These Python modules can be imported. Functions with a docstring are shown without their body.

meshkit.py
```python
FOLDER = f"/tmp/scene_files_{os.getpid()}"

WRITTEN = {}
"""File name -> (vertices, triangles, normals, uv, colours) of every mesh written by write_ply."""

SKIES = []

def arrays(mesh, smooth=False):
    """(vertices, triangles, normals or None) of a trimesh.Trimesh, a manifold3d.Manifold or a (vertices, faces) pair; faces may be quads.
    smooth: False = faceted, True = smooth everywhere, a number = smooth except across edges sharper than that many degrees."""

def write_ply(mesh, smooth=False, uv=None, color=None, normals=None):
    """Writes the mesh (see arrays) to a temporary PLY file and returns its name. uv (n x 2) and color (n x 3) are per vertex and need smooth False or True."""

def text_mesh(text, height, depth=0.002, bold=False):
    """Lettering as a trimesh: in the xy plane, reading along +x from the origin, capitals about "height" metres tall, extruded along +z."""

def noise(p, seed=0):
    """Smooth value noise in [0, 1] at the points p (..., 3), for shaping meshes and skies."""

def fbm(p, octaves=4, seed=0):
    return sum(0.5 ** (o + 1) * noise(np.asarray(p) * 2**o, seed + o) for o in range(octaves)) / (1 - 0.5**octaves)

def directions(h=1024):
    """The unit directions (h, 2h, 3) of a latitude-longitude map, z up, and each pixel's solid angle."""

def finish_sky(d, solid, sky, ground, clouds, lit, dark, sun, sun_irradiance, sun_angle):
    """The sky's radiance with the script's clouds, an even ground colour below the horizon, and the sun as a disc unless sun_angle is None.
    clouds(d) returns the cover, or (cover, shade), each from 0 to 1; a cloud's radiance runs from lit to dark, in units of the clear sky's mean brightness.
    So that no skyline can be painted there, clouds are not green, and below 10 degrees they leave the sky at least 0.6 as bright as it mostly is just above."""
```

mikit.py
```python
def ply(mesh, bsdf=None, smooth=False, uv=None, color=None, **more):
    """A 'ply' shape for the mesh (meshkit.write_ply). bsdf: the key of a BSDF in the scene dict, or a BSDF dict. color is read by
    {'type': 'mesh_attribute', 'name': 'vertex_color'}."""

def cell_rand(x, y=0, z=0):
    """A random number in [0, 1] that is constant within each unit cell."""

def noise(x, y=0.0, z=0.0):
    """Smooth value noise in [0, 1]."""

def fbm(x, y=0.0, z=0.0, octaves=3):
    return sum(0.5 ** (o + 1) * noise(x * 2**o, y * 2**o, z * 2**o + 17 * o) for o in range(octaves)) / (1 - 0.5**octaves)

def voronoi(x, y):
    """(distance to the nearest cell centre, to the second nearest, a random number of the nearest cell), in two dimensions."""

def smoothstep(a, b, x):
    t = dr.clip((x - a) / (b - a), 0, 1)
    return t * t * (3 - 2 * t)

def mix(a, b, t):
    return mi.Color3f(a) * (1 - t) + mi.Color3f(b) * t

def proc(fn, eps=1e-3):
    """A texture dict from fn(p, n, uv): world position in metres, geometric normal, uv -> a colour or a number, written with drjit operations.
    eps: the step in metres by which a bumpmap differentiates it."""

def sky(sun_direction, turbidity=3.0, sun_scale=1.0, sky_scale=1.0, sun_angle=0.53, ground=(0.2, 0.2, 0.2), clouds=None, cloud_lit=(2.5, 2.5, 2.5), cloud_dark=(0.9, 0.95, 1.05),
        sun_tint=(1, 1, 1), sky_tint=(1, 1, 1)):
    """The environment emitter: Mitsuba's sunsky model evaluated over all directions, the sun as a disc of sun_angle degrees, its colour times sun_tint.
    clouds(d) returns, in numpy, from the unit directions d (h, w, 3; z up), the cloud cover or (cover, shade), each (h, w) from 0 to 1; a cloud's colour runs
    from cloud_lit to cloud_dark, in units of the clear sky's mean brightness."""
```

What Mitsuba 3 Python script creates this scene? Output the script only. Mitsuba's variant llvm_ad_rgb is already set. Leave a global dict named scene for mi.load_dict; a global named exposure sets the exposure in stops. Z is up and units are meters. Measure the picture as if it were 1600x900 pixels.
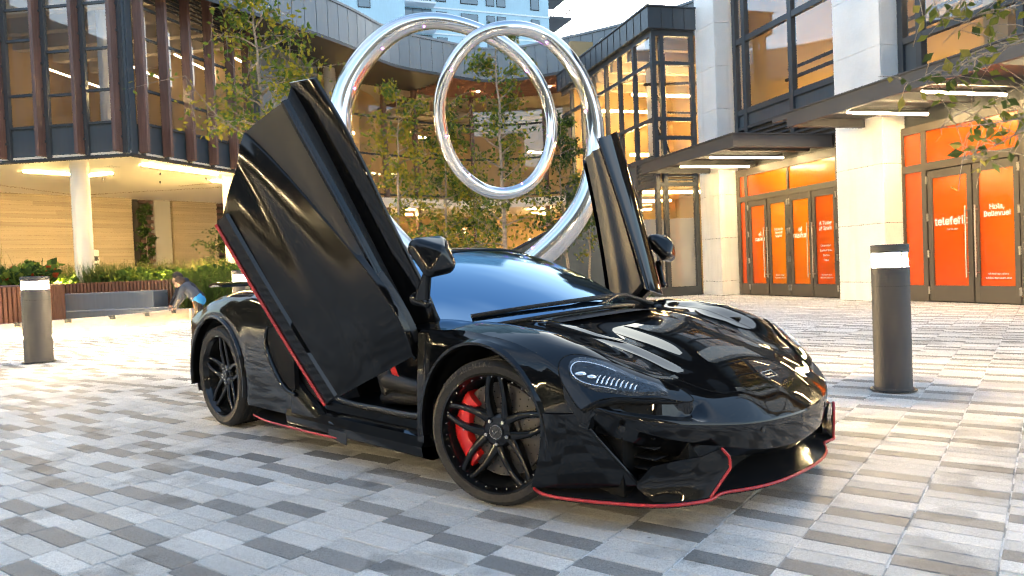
import math, random
import numpy as np, trimesh, mitsuba as mi, drjit as dr
import mikit, meshkit
from mikit import proc, noise, fbm, cell_rand, smoothstep, mix
from scipy.interpolate import RBFInterpolator, CubicSpline, PchipInterpolator
import manifold3d as m3
from shapely.geometry import Polygon, LineString, Point
from shapely import affinity

# ------------------------------------------------------------------ camera, sky, exposure
EYE = np.array([0.0, 0.0, 1.083])
PITCH, ROLL, FOC = math.radians(-1.4406), math.radians(-2.3436), 1174.7
cp, sp, cr, sr = math.cos(PITCH), math.sin(PITCH), math.cos(ROLL), math.sin(ROLL)
FWD = np.array([0, cp, sp]); RT0 = np.array([1.0, 0, 0]); UP0 = np.array([0, -sp, cp])
UPV = -sr * RT0 + cr * UP0
T4 = mi.ScalarTransform4f
scene, labels = {}, {}
scene['camera'] = {'type': 'perspective', 'fov': math.degrees(2 * math.atan(800 / FOC)), 'fov_axis': 'x', 'near_clip': 0.05, 'far_clip': 2000.0,
                   'to_world': T4().look_at(origin=EYE.tolist(), target=(EYE + FWD).tolist(), up=UPV.tolist())}
exposure = 4.15
def _clouds(d):
    n = meshkit.fbm(d * [2.2, 2.2, 5.0] + 7.3, 5, seed=3)
    cover = np.clip((n - 0.42) * 3.0, 0, 1) * 0.6 * np.clip(1.3 - d[..., 2] * 1.1, .25, 1)
    return cover, np.clip((n - .62) * 2, 0, .6)
scene['sky'] = mikit.sky((0.35, 1.0, 0.42), turbidity=3.0, sun_scale=0.0, sun_angle=6.0, sky_scale=1.15, sky_tint=(1.06, 1.0, .94), ground=(.25, .24, .22), clouds=_clouds,
                         cloud_lit=(2.3, 2.25, 2.2), cloud_dark=(1.1, 1.15, 1.25))
scene['sky']['sampling_weight'] = 120.0

# ------------------------------------------------------------------ materials
def rgb(*c): return {'type': 'rgb', 'value': [float(x) for x in c]}
def mat(key, d): scene[key] = d
def two(d): return {'type': 'twosided', 'bsdf': d}
def pri(c, rough=.5, metal=0., spec=.5, coat=0., coat_g=.95, sheen=0.):
    d = {'type': 'principled', 'base_color': c if isinstance(c, dict) else rgb(*c), 'roughness': rough, 'metallic': metal, 'specular': spec}
    if coat: d['clearcoat'], d['clearcoat_gloss'] = coat, coat_g
    if sheen: d['sheen'] = sheen
    return two(d)
def mk(key, c, rough=.5, **k): mat(key, pri(c, rough, **k))
def bumped(key, d, fn, eps=2e-3):
    mat(key, two({'type': 'bumpmap', 'arbitrary': proc(fn, eps), 'scale': 1.0, 'bsdf': d['bsdf'] if d.get('type') == 'twosided' else d}))
def lightmesh(mesh, key, rad, bsdf='lamp_white', to_world=None):
    w = next((v for k, v in (('bollard', 14.), ('light_strip', 22.), ('uplight', 16.), ('soffit_light', 4.), ('shop_building__canopy', 5.), ('ring', .04), ('neighbour', .35), ('downlight', .2)) if k in key), 1.)
    d = mikit.ply(mesh, bsdf); d['emitter'] = {'type': 'area', 'radiance': rgb(*rad), 'sampling_weight': w}
    if to_world is not None: d['to_world'] = to_world
    scene[key] = d

# ------------------------------------------------------------------ mesh helpers
def cat(ms): return trimesh.util.concatenate([m for m in ms if m is not None])
def xf(mesh, M):
    if hasattr(mesh, 'to_mesh'):
        t = mesh.to_mesh(); mesh = trimesh.Trimesh(t.vert_properties[:, :3], t.tri_verts, process=False)
    m = mesh.copy(); m.apply_transform(M); return m
def box(x0, x1, y0, y1, z0, z1, M=None):
    m = trimesh.creation.box(extents=[abs(x1 - x0), abs(y1 - y0), abs(z1 - z0)])
    m.apply_translation([(x0 + x1) / 2, (y0 + y1) / 2, (z0 + z1) / 2])
    return xf(m, M) if M is not None else m
def cbox(x0, x1, y0, y1, z0, z1, c=.004, M=None):
    """box with chamfered edges"""
    c = min(c, .45 * min(abs(x1 - x0), abs(y1 - y0), abs(z1 - z0)))
    pts = []
    for sx in (0, 1):
        for sy in (0, 1):
            for sz in (0, 1):
                p = np.array([(x0, x1)[sx], (y0, y1)[sy], (z0, z1)[sz]], float)
                q = np.array([1 if s == 0 else -1 for s in (sx, sy, sz)]) * c
                for k in range(3):
                    o = p + q; o[k] = p[k]; pts.append(o)
    m = trimesh.convex.convex_hull(np.array(pts))
    return xf(m, M) if M is not None else m
def tube(P, r, n=10, closed=False, caps=True):
    P = np.asarray(P, float); N = len(P)
    r = np.broadcast_to(np.asarray(r, float), (N,))
    if closed: t = np.roll(P, -1, 0) - np.roll(P, 1, 0)
    else: t = np.gradient(P, axis=0)
    t /= np.linalg.norm(t, axis=1, keepdims=True) + 1e-12
    ref = np.array([0, 0, 1.0]) if abs(t[0, 2]) < .9 else np.array([1.0, 0, 0])
    a = np.cross(t[0], ref); a /= np.linalg.norm(a)
    A = [a]
    for i in range(1, N):
        a = A[-1] - t[i] * np.dot(A[-1], t[i]); a /= np.linalg.norm(a) + 1e-12; A.append(a)
    A = np.array(A); B = np.cross(t, A)
    if closed:   # spread the closing twist
        a1 = A[-1] - t[0] * np.dot(A[-1], t[0]); tw = math.atan2(np.dot(np.cross(A[0], a1), t[0]), np.dot(A[0], a1))
        ph = -tw * np.arange(N) / N
        A, B = A * np.cos(ph)[:, None] + B * np.sin(ph)[:, None], B * np.cos(ph)[:, None] - A * np.sin(ph)[:, None]
    ang = np.arange(n) * 2 * np.pi / n
    V = P[:, None] + r[:, None, None] * (np.cos(ang)[None, :, None] * A[:, None] + np.sin(ang)[None, :, None] * B[:, None])
    F = []
    for i in range(N if closed else N - 1):
        k = (i + 1) % N
        for j in range(n):
            l = (j + 1) % n
            F += [[i * n + j, i * n + l, k * n + l], [i * n + j, k * n + l, k * n + j]]
    V = V.reshape(-1, 3)
    if caps and not closed:
        V = np.vstack([V, P[0], P[-1]]); c0, c1 = len(V) - 2, len(V) - 1
        for j in range(n):
            l = (j + 1) % n
            F += [[c0, l, j], [c1, (N - 1) * n + j, (N - 1) * n + l]]
    m = trimesh.Trimesh(V, F, process=False)
    return m
def lathe(prof, n=32, axis='z'):
    """prof: (r, z) pairs, revolved about z"""
    p = np.asarray(prof, float); ang = np.arange(n) * 2 * np.pi / n
    V = np.stack([p[:, None, 0] * np.cos(ang), p[:, None, 0] * np.sin(ang), np.repeat(p[:, 1:2], n, 1)], -1).reshape(-1, 3)
    F = []
    for i in range(len(p) - 1):
        for j in range(n):
            l = (j + 1) % n
            F += [[i * n + j, i * n + l, (i + 1) * n + l], [i * n + j, (i + 1) * n + l, (i + 1) * n + j]]
    m = trimesh.Trimesh(V, F, process=False)
    if axis == 'y': m.apply_transform(np.array([[1, 0, 0, 0], [0, 0, 1, 0], [0, -1, 0, 0], [0, 0, 0, 1.0]]))
    return m
def extrude(poly, h, M=None):
    if not isinstance(poly, Polygon): poly = Polygon(poly)
    if not poly.is_valid: poly = poly.buffer(0)
    m = trimesh.creation.extrude_polygon(poly, h, engine='earcut')
    return xf(m, M) if M is not None else m
def grid(V):
    """(n, m, 3) points -> mesh"""
    n, m = V.shape[:2]
    i, j = np.meshgrid(np.arange(n - 1), np.arange(m - 1), indexing='ij')
    a = i * m + j
    f = np.stack([a, a + m, a + m + 1, a + 1], -1).reshape(-1, 4)
    return trimesh.Trimesh(V.reshape(-1, 3), np.vstack([f[:, [0, 1, 2]], f[:, [0, 2, 3]]]), process=False)
def shell(V, off):
    """grid surface given thickness: V outer points, off: vector(s) to the inner face; closed solid"""
    a = grid(V); W = V + off; b = grid(W); b.invert()
    n, m = V.shape[:2]
    parts = [a, b]
    for E0, E1 in ((V[0], W[0]), (V[-1][::-1], W[-1][::-1]), (V[:, 0][::-1], W[:, 0][::-1]), (V[:, -1], W[:, -1])):
        parts.append(grid(np.stack([E0, E1], 0)))
    r = cat(parts); r.merge_vertices(); r.fix_normals(); return r
def spline(pts, n=60, closed=False):
    p = np.asarray(pts, float)
    if closed: p = np.vstack([p, p[:1]])
    d = np.r_[0, np.cumsum(np.linalg.norm(np.diff(p, axis=0), axis=1))]
    s = CubicSpline(d, p, bc_type='periodic' if closed else 'natural')
    return s(np.linspace(0, d[-1], n, endpoint=not closed))
def frame(o, ex, ey, ez):
    M = np.eye(4); M[:3, 0], M[:3, 1], M[:3, 2], M[:3, 3] = ex, ey, ez, o; return M
def numbered(k):
    if k not in scene and k not in labels and not any(q.startswith(k + '__') for q in list(scene)): return k
    i = 1
    while f'{k}_{i:03d}' in scene or f'{k}_{i:03d}' in labels or any(q.startswith(f'{k}_{i:03d}__') for q in list(scene)): i += 1
    return f'{k}_{i:03d}'
_cnt = {}
def nxt(k):
    """next free numbered key (fast counter)"""
    c = _cnt.get(k, 0); _cnt[k] = c + 1
    return k if c == 0 else f'{k}_{c:03d}'
def thing(name, label, cat_, group=None):
    k = nxt(name); labels[k] = {'label': label, 'category': cat_}
    if group: labels[k]['group'] = group
    return k
def put(key, mesh, bsdf, smooth=False, **k):
    key = nxt(key); scene[key] = mikit.ply(mesh, bsdf, smooth, **k); return key
def struct(key, mesh, bsdf, smooth=False, label=None, kind='structure'):
    k = put(key, mesh, bsdf, smooth); labels[k] = {'kind': kind, 'label': label or key.replace('_', ' ')}; return k
def share(key, d, M):
    """one more entry of a ply dict under another matrix"""
    key = nxt(key); scene[key] = {**d, 'to_world': T4(np.asarray(M).tolist())}; return key

# ground frame (the plaza near the car rises 0.99 degrees away from the camera) -> world
AL = math.radians(.99)
TG = np.eye(4)
TG[:3, :3] = [[1, 0, 0], [0, math.cos(AL), -math.sin(AL)], [0, math.sin(AL), math.cos(AL)]]
TG[:3, 3] = EYE - TG[:3, :3] @ EYE
ZF = .168           # level of the flat plaza at the buildings
def tr(x, y, z):
    M = np.eye(4); M[:3, 3] = (x, y, z); return M
def rz(a):
    M = np.eye(4); c, s = math.cos(a), math.sin(a); M[:2, :2] = [[c, -s], [s, c]]; return M
def rx(a):
    M = np.eye(4); c, s = math.cos(a), math.sin(a); M[1:3, 1:3] = [[c, -s], [s, c]]; return M
def ry(a):
    M = np.eye(4); c, s = math.cos(a), math.sin(a); M[0, 0], M[0, 2], M[2, 0], M[2, 2] = c, s, -s, c; return M

mk('lamp_white', (.9, .9, .88), .4)
mk('dark_metal', (.035, .038, .042), .42, spec=.5)
mk('frame_metal', (.045, .052, .06), .38)
mk('canopy_steel', (.055, .058, .066), .45)
mk('bronze_frame', (.085, .072, .06), .45)
mk('bollard_paint', (.055, .053, .054), .55)
mk('steel', (.55, .53, .5), .25, metal=1.)
mat('glass', {'type': 'thindielectric', 'int_ior': 1.5})
mat('chrome', two({'type': 'roughconductor', 'material': 'Ag', 'alpha': .02, 'specular_reflectance': rgb(.86, .86, .88)}))
# ================================================================== GROUND
PA = math.radians(35.8965)                       # direction of the paver columns
E_ = np.array([math.cos(PA), -math.sin(PA)]); D_ = np.array([math.sin(PA), math.cos(PA)])
PW, PL, P0 = .305, .1016, -.767
def pave_tex(p, n, uv):
    u = (p.x * float(E_[0]) + p.y * float(E_[1]) - P0) / PW; v = (p.x * float(D_[0]) + p.y * float(D_[1])) / PL
    cu = dr.floor(u); v = v + cell_rand(cu, 3) * 7.0
    cv = dr.floor(v); r = cell_rand(cu, cv, 1)
    dark = dr.select(cell_rand(cu, dr.floor(v / 3.0) * 1.0, 5) * 3.0 < 1.0 + 0 * r, 0.0, 0.0)
    k = dr.floor(v / 3.0); pick = dr.floor(cell_rand(cu, k, 9) * 3.0)
    isd = (v - k * 3.0 >= pick) & (v - k * 3.0 < pick + 1)
    g = fbm(p.x * 60, p.y * 60, 0.0, 2)
    base = dr.select(isd, .235 + .05 * r, .52 + .10 * r) * (.85 + .3 * g)
    fu = dr.abs(u - cu - .5); fv = dr.abs(v - cv - .5)
    joint = dr.maximum(smoothstep(.484, .492, fu), smoothstep(.45, .475, fv))
    st = fbm(p.x * 1.3, p.y * 1.3, 2.0, 3)
    base = base * (1 - .55 * joint) * (.86 + .28 * st)
    return mi.Color3f(base * 1.0, base * .985, base * .96)
mat('paving_far', pri(proc(pave_tex), .78, spec=.2))
def ground_z(x, y):
    t = np.asarray(y, float)
    s = 9.7 - .8 * np.logaddexp(0, (9.7 - t) / .8)      # soft minimum of y and 9.7
    return .01728 * s + .0002
gx = np.r_[np.linspace(-400, -40, 10), np.linspace(-30, 30, 61), np.linspace(40, 400, 10)]
gy = np.r_[np.linspace(-300, -20, 10), np.linspace(-10, 30, 101), np.linspace(32, 500, 14)]
GX, GY = np.meshgrid(gx, gy, indexing='ij')
gm = grid(np.stack([GX, GY, ground_z(GX, GY) - .0045], -1))
struct('pavement', gm, 'paving_far', True, 'light and dark grey plank pavers of the plaza')

def pav(c, k, sp_=.35):
    def f(p, n, uv):
        g = fbm(p.x * 210, p.y * 210, p.z * 210, 2); s = noise(p.x * 480, p.y * 480, p.z * 90); st = fbm(p.x * 1.7 + k, p.y * 1.7, 3.0, 3)
        b = (.70 + .5 * g) * (.82 + .36 * st)
        b = dr.select(s > .83, b * .62, dr.select(s < .12, b * 1.25, b))
        st2 = smoothstep(.60, .74, fbm(p.x * 4.1 + 9, p.y * 4.1, 1.0, 4))
        gx_, gy_ = p.x * 2.6, p.y * 2.6
        cx, cy = dr.floor(gx_), dr.floor(gy_); rr = cell_rand(cx, cy, 7)
        dx, dy = gx_ - cx - .2 - .6 * cell_rand(cx, cy, 11), gy_ - cy - .2 - .6 * cell_rand(cx, cy, 13)
        gum = dr.select(rr > .80, 1 - smoothstep(.018, .034, dr.sqrt(dx * dx + dy * dy) + .012 * noise(p.x * 60, p.y * 60)), 0.0)
        big = smoothstep(.50, .72, fbm(p.x * .8 + 3, p.y * .8, 6.0, 4))
        return mi.Color3f(*c) * mi.Color3f(1.0, .99, .97) * b * (1 - .28 * st2) * (1 - .45 * gum) * (1 - .16 * big)
    return f
def pbump(p, n, uv): return .0012 * fbm(p.x * 260, p.y * 260, p.z * 60, 2)
PAVL = [(.57, .56, .54), (.52, .512, .495), (.62, .605, .58), (.47, .46, .44)]
PAVD = [(.255, .25, .245), (.29, .28, .268), (.22, .218, .215)]
for i, c in enumerate(PAVL): bumped(f'paver_light_{i}', pri(proc(pav(c, i * 3.1)), .75, spec=.22), pbump, 8e-4)
for i, c in enumerate(PAVD): bumped(f'paver_dark_{i}', pri(proc(pav(c, i * 5.7)), .7, spec=.22), pbump, 8e-4)
rng = np.random.default_rng(11)
jw = .0045
protos = [cbox(-PW / 2 + jw / 2 + a, PW / 2 - jw / 2 - b, -PL / 2 + jw / 3, PL / 2 - jw / 3, -.03, 0, .0032) for a, b in ((0, 0), (.001, .0015), (.002, 0))]
items = []
vt = None
for ci in range(-75, 60):
    off = rng.uniform(0, PL); ph = rng.integers(0, 4); seq = []
    while len(seq) < 170: 
        g = rng.choice([3, 4, 4, 5, 2, 3]); seq += [1] + [0] * (g - 1)
    seq = seq[ph:]
    for k in range(160):
        e = P0 + (ci + .5) * PW; dd = -3.0 + off + k * PL
        g = E_ * e + D_ * dd
        if g[1] < 1.2 or g[1] > 9.2: continue
        q = g[0] / g[1]
        if abs(q) > .80 or (g[1] < 1.9 and abs(g[0]) > 1.9): continue
        items.append((g[0], g[1], seq[k]))
items.sort(key=lambda t: t[0] ** 2 + t[1] ** 2)
RA = np.eye(4); RA[:2, 0] = E_; RA[:2, 1] = D_
pd = {}
stuff = {}
shown = 0
for (x, y, dk) in items:
    hidden = (abs((x - .1) * .707 - (y - 4.4) * .707) < 1.9 and abs((x - .1) * .707 + (y - 4.4) * .707) < .8)
    tone = rng.choice(4, p=[.4, .3, .2, .1]) if not dk else rng.choice(3, p=[.5, .3, .2])
    key = f'paver_dark_{tone}' if dk else f'paver_light_{tone}'
    pi = int(rng.integers(3))
    M = TG @ tr(x, y, ground_z(x, y) - .01728 * y + rng.normal(0, .0006) if y > 6 else rng.normal(0, .0006)) @ RA @ rx(rng.normal(0, .003)) @ ry(rng.normal(0, .0016))
    inview = y > 2.25 and abs(x / y) < .70 and not hidden
    if inview and shown < 300:
        if (key, pi) not in pd: pd[key, pi] = mikit.ply(protos[pi], key)
        share('pavement__paver', pd[key, pi], M); shown += 1
    else: stuff.setdefault(key, []).append(xf(protos[pi], M))
for key, ms in stuff.items():
    k = f'pavement__more_pavers__{len([q for q in scene if q.startswith("pavement__more_pavers")]) + 1:03d}'; scene[k] = mikit.ply(cat(ms), key)
labels['pavement__more_pavers'] = {'kind': 'stuff'}
# ================================================================== BUILDINGS
def stone_t(p, n, uv):
    g = fbm(p.x * 3.1 + p.y * 2.0, p.z * 3.0, p.y * 2.1, 4); h = fbm((p.x + p.y) * 40, p.z * 40, 0., 2)
    st_ = smoothstep(.55, .8, fbm((p.x + p.y) * 6, p.z * .5, 1., 3)); b = (.78 + .12 * g + .05 * h) * (1 - .10 * st_)
    return mi.Color3f(b, b * .985, b * .955)
mat('stone', pri(proc(stone_t), .42, spec=.5))
def metal_t(c, k=1.):
    def f(p, n, uv):
        g = fbm(p.x * 1.3 * k, p.z * .7 * k, p.y * 1.3 * k, 3); s = fbm(p.x * 30, p.z * 2, p.y * 30, 2)
        return mi.Color3f(*c) * (.8 + .3 * g + .12 * s)
    return f
mat('band_metal', pri(proc(metal_t((.15, .175, .20))), .38, spec=.6))
mat('panel_blue', pri(proc(metal_t((.055, .072, .09))), .35, spec=.6))
mat('bay_metal', pri(proc(metal_t((.05, .062, .075))), .35, spec=.6))
mat('grey_panel', pri(proc(metal_t((.19, .21, .235))), .5))
def wood_t(c, ax=0, k=1.):
    def f(p, n, uv):
        a = p.z if ax == 0 else (p.x + p.y)
        b = (p.x + p.y) if ax == 0 else p.z
        w = fbm(b * 38 * k + 3 * noise(a * 2, b * 5), a * 2.2 * k, 1.0, 3); l = fbm(b * 6, a * .8, 4.0, 2)
        return mi.Color3f(*c) * (.55 + .6 * w + .35 * l)
    return f
mat('fin_wood', pri(proc(wood_t((.115, .066, .056))), .45))
mat('slat_wood', pri(proc(wood_t((.20, .088, .052), 0, .7)), .42))
mat('soffit_wood', pri(proc(wood_t((.22, .10, .06), 1)), .5))
def board_t(p, n, uv):
    z = p.z / .14; cz = dr.floor(z); f = dr.abs(z - cz - .5)
    r = cell_rand(cz, dr.floor((p.x - p.y) / 1.9 + cell_rand(cz, 4) * 3), 2)
    g = fbm((p.x - p.y) * 5, p.z * 60, 2., 3)
    b = (.78 + .22 * r) * (.8 + .4 * g) * (1 - .35 * smoothstep(.46, .5, f))
    return mi.Color3f(.42, .335, .23) * b
mat('board_wall', pri(proc(board_t), .6))
mk('soffit_paint', (.74, .68, .58), .55)
mk('room_wall', (.40, .28, .14), .7); mk('room_floor', (.25, .21, .16), .6); mk('room_ceiling', (.33, .28, .21), .7)
mk('pipe_dark', (.03, .03, .03), .5)
mk('concrete', (.42, .40, .37), .7)
mk('louver', (.055, .045, .04), .5)
mat('lamp_warm', pri((.8, .75, .65), .5))

# ---------------------------------------------------------------- right building
AZ = -.28022; FN = np.array([math.cos(AZ), -math.sin(AZ), 0]); FU = np.array([math.sin(AZ), math.cos(AZ), 0]); FD = 11.245
FM = frame(FN * FD, -FU, FN, (0, 0, 1))
def fb(s0, s1, w0, w1, z0, z1, c=None):
    return box(-s1, -s0, w0, w1, z0, z1, FM) if c is None else cbox(-s1, -s0, w0, w1, z0, z1, c, FM)
RB = thing('shop_building', 'white stone and dark glass building with orange shop doors and steel canopies', 'building')
def rput(name, mesh, bsdf, smooth=False, lab=None):
    k = put(f'{RB}__{name}', mesh, bsdf, smooth)
    if lab: labels[k] = {'label': lab}
    return k
JZ = [ZF, .54, 1.67, 2.80, 3.93, 5.04, 6.16, 7.28, 8.4, 9.5]
def column(s0, s1, w0):
    k = rput('column', fb(s0 + .03, s1 - .03, w0 + .03, .25, ZF - .3, 9.5), 'dark_metal')
    for a, b in zip(JZ[:-1], JZ[1:]):
        put(f'{k}__stone_panel', fb(s0 + .004, s1 - .004, w0, w0 + .028, a + .004, b - .004, .003), 'stone')
        put(f'{k}__stone_panel', fb(s0, s0 + .028, w0 + .032, .2, a + .004, b - .004, .003), 'stone')
        put(f'{k}__stone_panel', fb(s1 - .028, s1, w0 + .032, .2, a + .004, b - .004, .003), 'stone')
column(11.76, 13.04, -.45); column(17.40, 18.36, -.5); column(5.6, 6.9, -.45)
# storefronts
def film(c0, c1, s0, s1, z0, z1, glow=0):
    def f(p, n, uv):
        s = p.x * float(FU[0]) + p.y * float(FU[1])
        t = dr.clip((s1 - s) / (s1 - s0), 0, 1) * .6 + dr.clip((p.z - z0) / (z1 - z0), 0, 1) * .4
        g = fbm(s * 2.0, p.z * 1.6, 3.0, 2)
        return mix(c0, c1, smoothstep(.25, .85, t + .22 * (g - .5)))
    return f
RED, ORA, YEL = (.60, .068, .005), (.64, .125, .005), (.68, .21, .005)
def filmmat(key, *a): mat(key, pri(proc(film(*a)), .16, spec=.5, coat=.3))
filmmat('film_a', RED, ORA, 16.3, 17.2, .3, 2.6); filmmat('film_b', ORA, YEL, 15.3, 16.3, .0, 2.6); filmmat('film_c', ORA, YEL, 14.3, 15.3, .0, 2.4)
filmmat('film_d', RED, ORA, 13.6, 14.4, .3, 2.6); filmmat('film_e', RED, YEL, 15.3, 17.0, 2.6, 3.3); filmmat('film_f', ORA, YEL, 13.6, 15.4, 2.5, 3.2)
filmmat('film_g', RED, ORA, 9.4, 11.9, .3, 3.2); filmmat('film_h', RED, ORA, 9.3, 10.4, .1, 2.8); filmmat('film_i', RED, ORA, 9.3, 11.0, 2.7, 3.3); filmmat('film_j', RED, (.52, .07, .006), 11.2, 11.9, .3, 3.3)
mk('print_white', (.88, .86, .80), .5)
def writing(door, lines, s, z, h, align='c', gap=1.35):
    """lettering lines on the film, centred at s; z of the first base line"""
    for i, (t, sc) in enumerate(lines):
        m = meshkit.text_mesh(t, h * sc, .002, bold=sc >= .9)
        wd = m.bounds[1][0] - m.bounds[0][0]
        M = frame(FN * (FD + .012) + FU * s + np.array([0, 0, z]), -FU, (0, 0, 1), -FN)
        m.apply_translation([-wd / 2 - m.bounds[0][0], 0, 0]); put(f'{door}__lettering', xf(m, M), 'print_white')
        z -= h * gap * (.6 + .4 * sc) if i + 1 < len(lines) and lines[i + 1][1] < .9 else h * gap
def pane(name, s0, s1, z0, z1, filmkey, parent=None):
    return put(f'{parent or RB}__{name}', fb(s0, s1, .014, .03, z0, z1), filmkey)
def leaf(s0, s1, filmkey, hand, z1=2.56):
    """one door leaf; hand: s of the pull handle"""
    d = rput('door', cat([fb(s0 + .004, s0 + .10, -.02, .045, ZF + .02, z1, .004), fb(s1 - .10, s1 - .004, -.02, .045, ZF + .02, z1, .004),
                          fb(s0 + .1, s1 - .1, -.018, .043, ZF + .02, ZF + .30), fb(s0 + .1, s1 - .1, -.018, .043, z1 - .14, z1)]), 'bronze_frame')
    put(f'{d}__glass_panel', fb(s0 + .1, s1 - .1, .014, .03, ZF + .30, z1 - .14), filmkey)
    P = lambda s, w, z: (FM @ [-s, w, z, 1])[:3]
    put(f'{d}__handle', cat([tube([P(hand, -.085, .62), P(hand, -.085, 1.86)], .014, 10), tube([P(hand, -.085, .70), P(hand, -.01, .70)], .009, 8), tube([P(hand, -.085, 1.78), P(hand, -.01, 1.78)], .009, 8)]), 'steel', 40)
    hs = s0 if abs(hand - s1) < abs(hand - s0) else s1
    for z in (.38, 1.05, 1.72, 2.4): put(f'{d}__hinge', cat([fb(hs - .02, hs + .02, -.04, -.018, z - .07, z + .07, .005)]), 'steel')
    return d
d1 = leaf(16.08, 16.86, 'film_a', 16.14); d2 = leaf(15.27, 16.05, 'film_b', 16.00)
d3 = leaf(14.42, 15.20, 'film_c', 14.50); d4 = leaf(13.60, 14.40, 'film_d', 14.33)
d5 = leaf(10.24, 11.18, 'film_g', 10.32); d6 = leaf(9.36, 10.22, 'film_h', 10.13)
writing(d1, [('el', 1), ('market', 1), ('by the plaza', .3)][:2], 16.42, 1.66, .10, gap=1.25)
writing(d2, [('Authentic', .9), ('Spanish', .9), ('Market', .9)], 15.66, 1.76, .062)
writing(d3, [('el', 1), ('market', 1)], 14.85, 1.68, .115, gap=1.2)
writing(d4, [('A Taste', .95), ('of Spain', .95)], 14.0, 1.78, .085)
writing(d4, [('Charcuterie', .6), ('Spanish Wine', .6), ('Coffee', .6), ('Tapas', .6)], 14.0, 1.30, .075, gap=1.7)
writing(d5, [('teleferic', 1.0)], 10.70, 1.56, .135); writing(d5, [('BARCELONA', .4)], 10.68, 1.46, .07)
put(f'{d5}__lettering', xf(box(-.012, .012, .11, .155, 0, .002), frame(FN * (FD + .012) + FU * 10.605 + np.array([0, 0, 1.56]), -FU, (0, 0, 1), -FN) @ rz(-.5)), 'print_white')
writing(d6, [('Hola,', 1), ('Bellevue!', 1)], 9.79, 1.76, .085)
for d, s, w in ((d2, 15.66, .28), (d4, 14.0, .30), (d6, 9.79, .44)):
    writing(d, [('telefericbarcelona', .45), ('telefericbarcelona.com', .45)], s, .66, .062 if w < .4 else .072, gap=1.25)
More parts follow.
